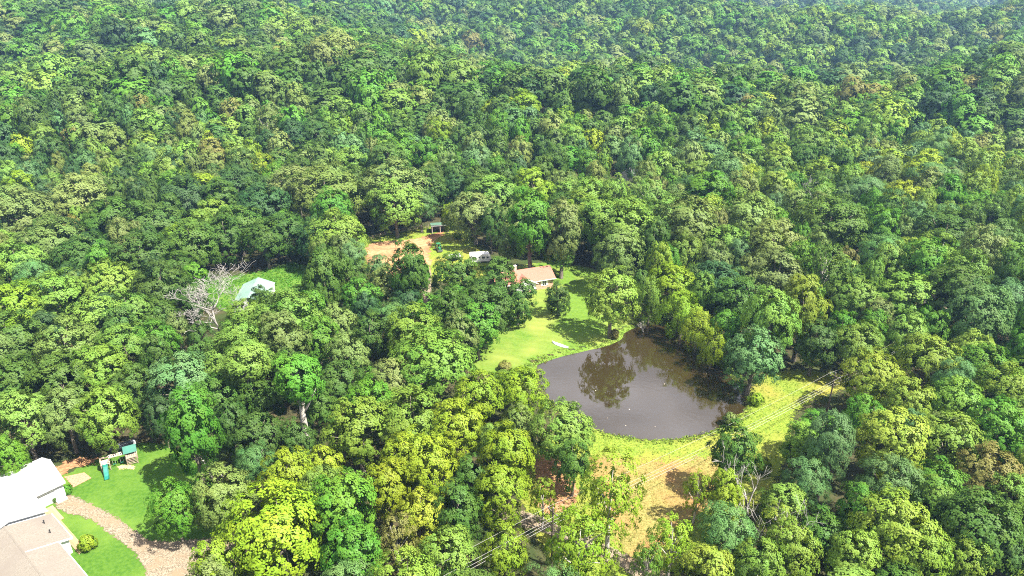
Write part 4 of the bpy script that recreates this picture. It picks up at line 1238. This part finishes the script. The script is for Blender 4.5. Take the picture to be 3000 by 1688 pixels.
# fill the wood between them
fill = 0
for att in range(26000):
    y = 58 + (330 - 58) * RNG.random() ** 0.8
    x = RNG.uniform(-1, 1) * (0.74 * y + 34)
    r = RNG.choice((3.6, 4.6, 5.4, 6.0, 6.8)) * RNG.uniform(0.9, 1.12)
    if not grid.clear(x, y, r, 0.69):
        continue
    if max(float(poly_dist([x], [y], P)[0]) for P in LAND) > -1.0:
        continue
    gz = float(hills(x, y))
    s = r / 5.95
    h = (17.5 if y > 120 else 13.5) * (0.45 * s + 0.55) * RNG.uniform(0.78, 1.22)
    if blocks_view(x, y, gz, r * 1.05, h):
        continue
    u, v, d = project((x, y, gz + h * 0.6))
    form = RNG.choices('bofl', (5, 4.2, 0.6, 0.35))[0]
    col = pick_colour(u, v, x, y)
    if form == 'f': col = 'B'
    add_tree(x, y, gz, r, h, col, form)
    grid.put(x, y, r)
    fill += 1

# which of them does the picture show, and how large
BW_, BH_ = 600, 338
zbuf = np.full((BH_, BW_), 1e9)
ibuf = np.full((BH_, BW_), -1)
gyy, gxx = np.mgrid[0:BH_, 0:BW_]
for i, t in enumerate(trees):
    u, v, d = project((t['x'], t['y'], t['z'] + t['h'] * 0.58))
    u, v = u / 5, v / 5
    ru = FPX * t['r'] / d / 5 * 0.95
    rv = FPX * (t['h'] * 0.40 * 0.85 + t['r'] * 0.3) / d / 5
    x0, x1 = max(0, int(u - ru)), min(BW_, int(u + ru) + 2)
    y0, y1 = max(0, int(v - rv)), min(BH_, int(v + rv) + 2)
    if x0 >= x1 or y0 >= y1: continue
    m_ = (((gxx[y0:y1, x0:x1] - u) / ru) ** 2 + ((gyy[y0:y1, x0:x1] - v) / rv) ** 2 < 1) & (zbuf[y0:y1, x0:x1] > d)
    zbuf[y0:y1, x0:x1][m_] = d
    ibuf[y0:y1, x0:x1][m_] = i
seen = np.bincount(ibuf[ibuf >= 0].ravel(), minlength=len(trees))
order = sorted(range(len(trees)), key=lambda i: -seen[i] - (40 if trees[i]['hand'] else 0))
single = [i for i in order if seen[i] >= 12][:296]
rest = [i for i in range(len(trees)) if i not in set(single)]

# labels that point at one tree each: its colour, and its rank by nearness to a landmark in the picture
LANDMARK = {'the pond': (1880, 1130), 'the red-roofed house': (1575, 815), 'the pale green barn': (765, 850), 'the bare dead tree': (620, 930), 'the white building': (70, 1440),
            'the play set': (345, 1350), 'the dirt paddock': (1160, 730), 'the utility pole by the meadow': (2435, 1150), 'the pale-roofed cabin': (1835, 508), 'the grey-roofed shed': (2655, 840),
            'the gravel driveway': (300, 1560), 'the dry grass patch': (1950, 1420), 'the pole by the gravel road': (1614, 1600), 'the forest road': (2830, 930)}
ORD = ['closest', 'second closest', 'third closest', 'fourth closest', 'fifth closest', 'sixth closest', 'seventh closest', 'eighth closest', 'ninth closest', 'tenth closest', 'eleventh closest', 'twelfth closest'] + ['%s closest' % w for w in 'thirteenth fourteenth fifteenth sixteenth seventeenth eighteenth nineteenth twentieth'.split()] + ['twenty-%s closest' % w for w in 'first second third fourth fifth sixth seventh eighth ninth'.split()]
DIRS = ['directly right of', 'above and right of', 'directly above', 'above and left of', 'directly left of', 'below and left of', 'directly below', 'below and right of']
bins = {}
for i in single:
    t = trees[i]
    u, v, d = project((t['x'], t['y'], t['z'] + t['h'] * 0.6))
    lm = min(LANDMARK, key=lambda k: math.hypot(LANDMARK[k][0] - u, LANDMARK[k][1] - v))
    du, dv = u - LANDMARK[lm][0], LANDMARK[lm][1] - v
    o8 = int(round(math.atan2(dv, du) / (PI / 4))) % 8
    bins.setdefault((lm, o8, t['col']), []).append((math.hypot(du, dv), i))
FORM = {'broad': 'broad', 'oval': 'tall', 'feathery': 'feathery', 'loose': 'open-branched', 'dense': 'dense', 'willow': 'drooping', 'shrub': 'low', 'slender': 'slender'}
LABEL = {}
for (lm, o8, col), lst in bins.items():
    lst.sort()
    for n, (_, i) in enumerate(lst):
        LABEL[i] = '%s %s tree %s %s' % (ORD[n], COLOUR[col], DIRS[o8], lm)
SPECIAL = {(1634, 876): 'round dark green tree alone on the lawn before the red-roofed house', (1793, 878): 'large light green tree between the lawn and the pond', (2152, 1335): 'dark green tree alone on the meadow under the power lines',
           (512, 1490): 'bright green tree shading the lawn beside the gravel driveway', (534, 1128): 'rounded blue-green tree below the bare dead tree'}

def vary(c, k=0.14):
    a = RNG.uniform(1 - k, 1 + k)
    return [c[0] * a * RNG.uniform(0.9, 1.12), c[1] * a, c[2] * a * RNG.uniform(0.85, 1.2)]

def plant(name, cat, label, t, group, tint=None):
    kind, cm, tm = PROTO[t['key']]
    pr, pcz, pht = proto_dims(kind)
    s, sz = t['r'] / pr, t['h'] / pht
    root = thing(name, label, cat, (t['x'], t['y'], t['z']), t['rot'], group)
    for nm, me in (('trunk', tm), ('crown', cm)):
        if me is None: continue
        o = link(nm, me, root)
        o.scale = (s, s, sz)
        if nm == 'crown':
            o['tint'] = tint or vary(TINT[t['col']])
    return root

for i in single:
    t = trees[i]
    u, v, d = project((t['x'], t['y'], t['z'] + t['h'] * 0.6))
    lab = LABEL[i]
    if t['key'] == 'slender0': lab = {'G': 'slender bright green tree on a tall pale bare trunk', 'L': 'slender light green tree on a tall pale trunk above the yard'}[t['col']]
    for (a, b), s_ in SPECIAL.items():
        if t['hand'] and math.hypot(a - u, b - v) < 14:
            lab = s_
    plant('tree', 'tree', lab, t, 'trees of the near wood')

# ------------------------------------------------------------------ shrubs that stand alone
def shrub(u, v, r, h, col, label, name='shrub'):
    p = G(u, v)
    t = dict(x=p.x, y=p.y, z=0.05, r=r, h=h, key='shrub%d' % RNG.randrange(2), rot=RNG.uniform(0, 6), col=col)
    plant(name, 'shrub', label, t, None)
shrub(*z1(770, 1215), 1.6, 2.5, 'Y', 'yellow-tipped shrub at the corner of the tan-roofed farmhouse')
shrub(*z1(592, 735), 1.0, 1.7, 'G', 'small green shrub beside the grey side door')
shrub(*z1(480, 805), 0.45, 0.9, 'D', 'small potted plant against the outbuilding wall')
shrub(1340, 700, 1.6, 2.2, 'L', 'light green shrub beside the dirt paddock')
shrub(2137, 1240, 1.8, 2.2, 'P', 'grey-green shrub on the shore below the pond')
shrub(2215, 1185, 1.9, 2.4, 'Y', 'yellow-green shrub at the meadow corner of the pond')
shrub(1800, 990, 1.5, 2.2, 'O', 'brownish reeds-like shrub on the shore under the large tree')
shrub(1480, 1085, 1.8, 1.8, 'O', 'brownish shrub on the bank at the near lawn corner')
shrub(1545, 1095, 1.6, 1.8, 'L', 'light green shrub on the bank where lawn meets pond')
shrub(2230, 1385, 2.0, 2.6, 'Y', 'yellow-green shrub behind the pale snag on the meadow')

# ------------------------------------------------------------------ dead trees
def dead_tree(label, base, h, spread, seed, lean=(0, 0), forks=4, levels=4, r0=0.3, twigs=True):
    rnd = random.Random(seed)
    root = thing('dead_tree', label, 'dead tree', base, 0, 'dead trees')
    tr, br, tw = MB(), MB(), MB()
    def grow(p, d, length, r, lev):
        pts, rad = [p], [r]
        n = 4
        for i in range(n):
            d = (d + Vector((rnd.gauss(0, 0.13), rnd.gauss(0, 0.13), rnd.gauss(0.03, 0.08)))).normalized()
            p = p + d * (length / n)
            pts.append(p)
            rad.append(max(0.026, r * (1 - 0.55 * (i + 1) / n)))
        (tr if lev == 0 else br if lev < 3 else tw).tube(pts, rad, 6 if lev < 2 else 4, lev < 2)
        if lev >= levels: return
        k = forks if lev == 0 else rnd.choice((2, 3, 3, 4))
        for j in range(k):
            i = rnd.choice((2, 3, 3, 4)) if lev else rnd.choice((1, 2, 3, 4, 4))
            a = rnd.uniform(0, 2 * PI) if lev else 2 * PI * (j + rnd.random() * 0.6) / k
            side = Vector((math.cos(a), math.sin(a), 0.15))
            nd = (d * 0.85 + side * spread * rnd.uniform(0.7, 1.2)).normalized()
            grow(pts[i], nd, length * rnd.uniform(0.52, 0.8), rad[i] * 0.72, lev + 1)
    grow(Vector((0, 0, -0.2)), Vector((lean[0], lean[1], 1)).normalized(), h * 0.42, r0, 0)
    tr.build('trunk', M['dead_wood'], root, True)
    if br.v: br.build('branches', M['dead_wood'], root, True)
    if tw.v: tw.build('twigs', M['dead_wood'], root, True)
    return root
p = G(652, 1012)
dead_tree('large bare dead tree with spreading pale branches near the pale green barn', (p.x, p.y, 0), 23, 1.25, 6, (-0.04, 0.0), 8, 5, 0.30)
p = G(690, 1010)
dead_tree('slimmer pale dead trunk beside the large bare dead tree', (p.x, p.y, 0), 14, 0.55, 8, (0.1, 0), 3, 4, 0.2)
p = G(2190, 1520)
dead_tree('forked pale snag standing on the meadow in front of the dry grass', (p.x, p.y, 0), 15, 0.55, 11, (-0.03, 0.0), 4, 4, 0.28)
p = G(2262, 1560, 6)
dead_tree('bleached bare treetop among trees below the meadow', (p.x, p.y, 0), 13, 0.9, 14, (0, 0), 5, 4, 0.24)
p = G(622, 1400)
dead_tree('thin pale snag beside the bright green yard tree', (p.x, p.y, 0), 11, 0.35, 17, (0.05, 0), 2, 2, 0.2)
p = G(655, 1405)
dead_tree('short leaning pale snag at the edge of the wood by the yard', (p.x, p.y, 0), 8, 0.3, 19, (0.12, 0), 2, 2, 0.14)
p = G(2172, 1000)
dead_tree('broken pale trunk standing among trees on the far shore', (p.x, p.y, 0), 15, 0.3, 23, (0.03, 0), 2, 2, 0.35)
p = G(1885, 968)
dead_tree('grey driftwood snag at the water edge under the far trees', (p.x, p.y, -0.6), 3.6, 0.6, 27, (-0.1, -0.1), 4, 3, 0.2)
p = G(2330, 640)
dead_tree('thin grey dead tree among the grey-green trees right of the cabin', (p.x, p.y, 0), 17, 0.45, 31, (0, 0), 4, 4, 0.22)
p = G(2050, 720)
dead_tree('slender bare tree in the wood above the pond', (p.x, p.y, 0), 17, 0.3, 37, (0, 0), 3, 3, 0.2)
# ------------------------------------------------------------------ weeds, reeds
def tufts(name, label, cat, pts, mat, size, blades, seed, upright=0.6):
    rng = np.random.default_rng(seed)
    pts = np.asarray(pts, dtype=float)
    n = len(pts) * blades
    base = np.repeat(pts, blades, 0)
    sz = size * rng.uniform(0.5, 1.5, (len(pts), 1)).repeat(blades, 0)
    off = rng.normal(scale=0.4, size=(n, 3)) * sz
    off[:, 2] = np.abs(off[:, 2]) * 0.9 + 0.15 * sz[:, 0]
    pos = base + off
    pos[:, 2] += ground_z(pos[:, 0], pos[:, 1]) + 0.04
    nr = unit(rng.normal(size=(n, 3)) + np.array([0, 0, 1 - upright]))
    v, f = leaf_cards(rng, pos, nr, size * 0.9, size * 0.45)
    tone = np.zeros((n, 3), dtype=np.float32)
    tone[:, 0] = rng.uniform(0, 1, n)
    tone[:, 1] = np.repeat(rng.uniform(0, 1, len(pts)), blades)
    o = link(name, np_mesh(name, v, f, mat, {'tone': ('FACE', 'FLOAT_VECTOR', tone)}))
    return tag(o, label, cat, kind='stuff')

rng = np.random.default_rng(3)
def scatter(poly, n, band=None):
    poly = np.array(poly)
    lo, hi = poly.min(0) - 3, poly.max(0) + 3
    P = rng.uniform(lo, hi, (n, 2))
    d = poly_dist(P[:, 0], P[:, 1], poly)
    keep = d > 0 if band is None else (d > band[0]) & (d < band[1])
    P = P[keep]
    return np.hstack([P, np.zeros((len(P), 1))])

shore = scatter(POND, 9000, (-2.2, 0.15))
shore = shore[rng.random(len(shore)) < 0.9]
tufts('shore_weeds', 'ragged green weeds growing along the pond shore', 'weeds', shore, M['weed'], 0.34, 6, 1)
reeds = scatter(POND, 5000, (-0.9, 0.5))
reeds = reeds[(np.sin(reeds[:, 0] * 0.4) + np.sin(reeds[:, 1] * 0.33 + 1) + rng.normal(scale=0.4, size=len(reeds))) > 0.7]
tufts('reeds', 'pale reeds standing in clumps at the waterline', 'reeds', reeds, M['reed'], 0.42, 6, 2, 0.9)
mead = scatter(GP(DAM_PX), 16000)
dS = poly_dist(mead[:, 0], mead[:, 1], np.array(GP(STRAW_PX)))
dP = poly_dist(mead[:, 0], mead[:, 1], POND)
tufts('meadow_weeds', 'tall green weeds dotted over the meadow', 'weeds', mead[(dS < 0.5) & (dP < -0.5)], M['weed'], 0.22, 4, 4)
tufts('straw_tufts', 'dry straw tufts on the tan grass patch', 'dry grass', mead[(dS > 0) & (rng.random(len(mead)) < 0.8)], leaf_material('straw_leaf', (0.34, 0.25, 0.080)), 0.22, 5, 5)
pb = scatter(GP(PADD_PX), 3500, (0, 4.5))
tufts('paddock_weeds', 'yellow-green weeds along the paddock edge', 'weeds', pb, M['weed'], 0.34, 6, 6)
bb = scatter(GP(BARN_PX), 3500, (0, 30))
keepb = poly_dist(bb[:, 0], bb[:, 1], np.array([(-70, 158.5), (-60, 159.5), (-61.5, 173), (-71.5, 172)])) < -0.3
tufts('barn_weeds', 'lush green growth in the clearing round the pale green barn', 'weeds', bb[keepb], leaf_material('barn_leaf', (0.075, 0.20, 0.016)), 0.42, 6, 7)
# pale specks afloat on the water
fl = scatter(POND, 90, (1.0, 60))
v_, f_ = [], []
m = MB()
for a in fl[:8]:
    r = rng.uniform(0.07, 0.17)
    m.add([(a[0] + r * math.cos(t) * rng.uniform(0.6, 1.2), a[1] + r * math.sin(t) * rng.uniform(0.6, 1.2), WATER_Z + 0.03) for t in np.linspace(0, 2 * PI, 7)[:-1]], [(0, 1, 2, 3, 4, 5)])
tag(m.build('floating_leaves', M['pale_wood']), 'pale leaves afloat on the brown pond', 'leaves', kind='stuff')

# ------------------------------------------------------------------ the rest of the wood
def far_points():
    pts, rr, hh, cc = [], [], [], []
    for i in rest:
        t = trees[i]
        pts.append((t['x'], t['y'], t['z'])); rr.append(t['r']); hh.append(t['h']); cc.append(vary(TINT[t['col']]))
    y = 318.0
    while y < 2700:
        sp = 12.5 + 3.5 * min(1, (y - 300) / 1400) + (3 if y > 1500 else 0)
        half = 0.75 * y + 30
        n = int(2 * half / sp)
        for k in range(n):
            x = -half + (k + 0.5 + RNG.uniform(-0.36, 0.36)) * sp
            yy = y + RNG.uniform(-0.38, 0.38) * sp
            if yy < 345 and not grid.clear(x, yy, 5, 0.62): continue
            r = sp * RNG.choice((0.42, 0.54, 0.64, 0.74, 0.86))
            u, v, d = project((x, yy, 10))
            pts.append((x, yy, 0)); rr.append(r)
            hh.append(RNG.uniform(12.5, 22.5) * (0.62 + 0.38 * r / 6))
            cc.append(vary(TINT[pick_colour(u, v, x, yy)], 0.18))
        y += sp * 0.9
    P = np.array(pts)
    nr = len(rest)
    P[nr:, 2] = hills(P[nr:, 0], P[nr:, 1])
    # keep the cabin in the open
    keep = np.hypot(P[:, 0] - cab.x, P[:, 1] - cab.y) > 9
    uv = np.array([project((p[0], p[1], p[2] + 9))[:2] for p in P])
    for Q in OPEN_NP[8:9]:
        inn = (poly_dist(uv[:, 0], uv[:, 1], Q) > -22) & (P[:, 1] < cab.y)
        keep &= ~inn
    return P[keep], np.array(rr)[keep], np.array(hh)[keep], np.array(cc)[keep]

FP, FR, FH, FC = far_points()
KINDS_ = [('broad', 101), ('broad', 102), ('oval', 103), ('mid', 104), ('mid', 105), ('midtall', 106), ('midtall', 107), ('far', 108), ('far', 109), ('far', 110)]
rng = np.random.default_rng(12)
dist = FP[:, 1]
kid = np.where(dist < 260, rng.integers(0, 3, len(FP)), np.where(dist < 620, rng.integers(3, 7, len(FP)), rng.integers(7, 10, len(FP))))
dims = np.array([(CROWN[k]['R'][0] + 0.35, CROWN[k]['cz'] + CROWN[k]['R'][2]) for k, _ in KINDS_])
sc3 = np.stack([FR / dims[kid, 0], FR / dims[kid, 0], FH / dims[kid, 1]], 1)
V, F_, T_, PID = [FP], [], [], [np.full(len(FP), -1)]
ofs = len(FP)
for k, (kind, seed) in enumerate(KINDS_):
    v, f, tone, _e = crown_arrays(kind, seed)
    V.append(v); F_.append(f + ofs); T_.append(tone); PID.append(np.full(len(v), k))
    ofs += len(v)
V = np.vstack(V); F_ = np.vstack(F_); T_ = np.vstack(T_); PID = np.concatenate(PID)
pad = len(V) - len(FP)
att = {
    'pid': ('POINT', 'INT', PID.astype(np.int32)),
    'kid': ('POINT', 'INT', np.concatenate([kid, np.full(pad, -1)]).astype(np.int32)),
    'siz': ('POINT', 'FLOAT_VECTOR', np.vstack([sc3, np.ones((pad, 3))]).astype(np.float32)),
    'turn': ('POINT', 'FLOAT_VECTOR', np.vstack([np.stack([np.zeros(len(FP)), np.zeros(len(FP)), rng.uniform(0, 6.28, len(FP))], 1), np.zeros((pad, 3))]).astype(np.float32)),
    'tint': ('POINT', 'FLOAT_VECTOR', np.vstack([FC, np.ones((pad, 3))]).astype(np.float32)),
    'tone': ('FACE', 'FLOAT_VECTOR', T_),
}
fm = np_mesh('forest', V, F_, M['leaf'], att)
forest = link('forest', fm)
tag(forest, 'dense green forest canopy rolling away to the horizon', 'forest', kind='stuff')

ng = bpy.data.node_groups.new('forest_trees', 'GeometryNodeTree')
ng.interface.new_socket('Geometry', in_out='INPUT', socket_type='NodeSocketGeometry')
ng.interface.new_socket('Geometry', in_out='OUTPUT', socket_type='NodeSocketGeometry')
N, L = ng.nodes, ng.links
gi, go = N.new('NodeGroupInput'), N.new('NodeGroupOutput')
def named(nm, typ):
    a = N.new('GeometryNodeInputNamedAttribute')
    a.data_type = typ
    a.inputs['Name'].default_value = nm
    return a.outputs['Attribute']
def equals(sock, k):
    c = N.new('FunctionNodeCompare')
    c.data_type = 'INT'
    c.operation = 'EQUAL'
    L.new(sock, c.inputs[2])
    c.inputs[3].default_value = k
    return c.outputs['Result']
join = N.new('GeometryNodeJoinGeometry')
sp0 = N.new('GeometryNodeSeparateGeometry')
sp0.domain = 'POINT'
L.new(gi.outputs[0], sp0.inputs['Geometry'])
L.new(equals(named('pid', 'INT'), -1), sp0.inputs['Selection'])
mp_ = N.new('GeometryNodeMeshToPoints')
L.new(sp0.outputs['Selection'], mp_.inputs['Mesh'])
for k in range(len(KINDS_)):
    sp = N.new('GeometryNodeSeparateGeometry')
    sp.domain = 'POINT'
    L.new(gi.outputs[0], sp.inputs['Geometry'])
    L.new(equals(named('pid', 'INT'), k), sp.inputs['Selection'])
    ip = N.new('GeometryNodeInstanceOnPoints')
    L.new(mp_.outputs['Points'], ip.inputs['Points'])
    L.new(equals(named('kid', 'INT'), k), ip.inputs['Selection'])
    L.new(sp.outputs['Selection'], ip.inputs['Instance'])
    e2r = N.new('FunctionNodeEulerToRotation')
    L.new(named('turn', 'FLOAT_VECTOR'), e2r.inputs[0])
    L.new(e2r.outputs[0], ip.inputs['Rotation'])
    L.new(named('siz', 'FLOAT_VECTOR'), ip.inputs['Scale'])
    L.new(ip.outputs['Instances'], join.inputs['Geometry'])
L.new(join.outputs['Geometry'], go.inputs[0])
md = forest.modifiers.new('trees', 'NODES')
md.node_group = ng

# ------------------------------------------------------------------ haze
hz_m, N, L, out = new_mat('haze')
pv = N.new('ShaderNodeVolumePrincipled')
pv.inputs['Color'].default_value = (0.36, 0.62, 1.0, 1)
pv.inputs['Density'].default_value = 0.00013
pv.inputs['Anisotropy'].default_value = 0.1
L.new(pv.outputs['Volume'], out.inputs['Volume'])
hb = MB().box(-3900, 3900, -400, 5500, float(ZZ.min()) - 1.0, max(float(ZZ.max()) + 30, CAM_H + 6)).build('haze', hz_m)
tag(hb, 'thin blue summer haze over the far woods', 'haze', kind='stuff')
print('TREES', len(trees), 'fill', fill, 'single', len(single), 'far', len(FP), 'z', ZZ.min(), ZZ.max())
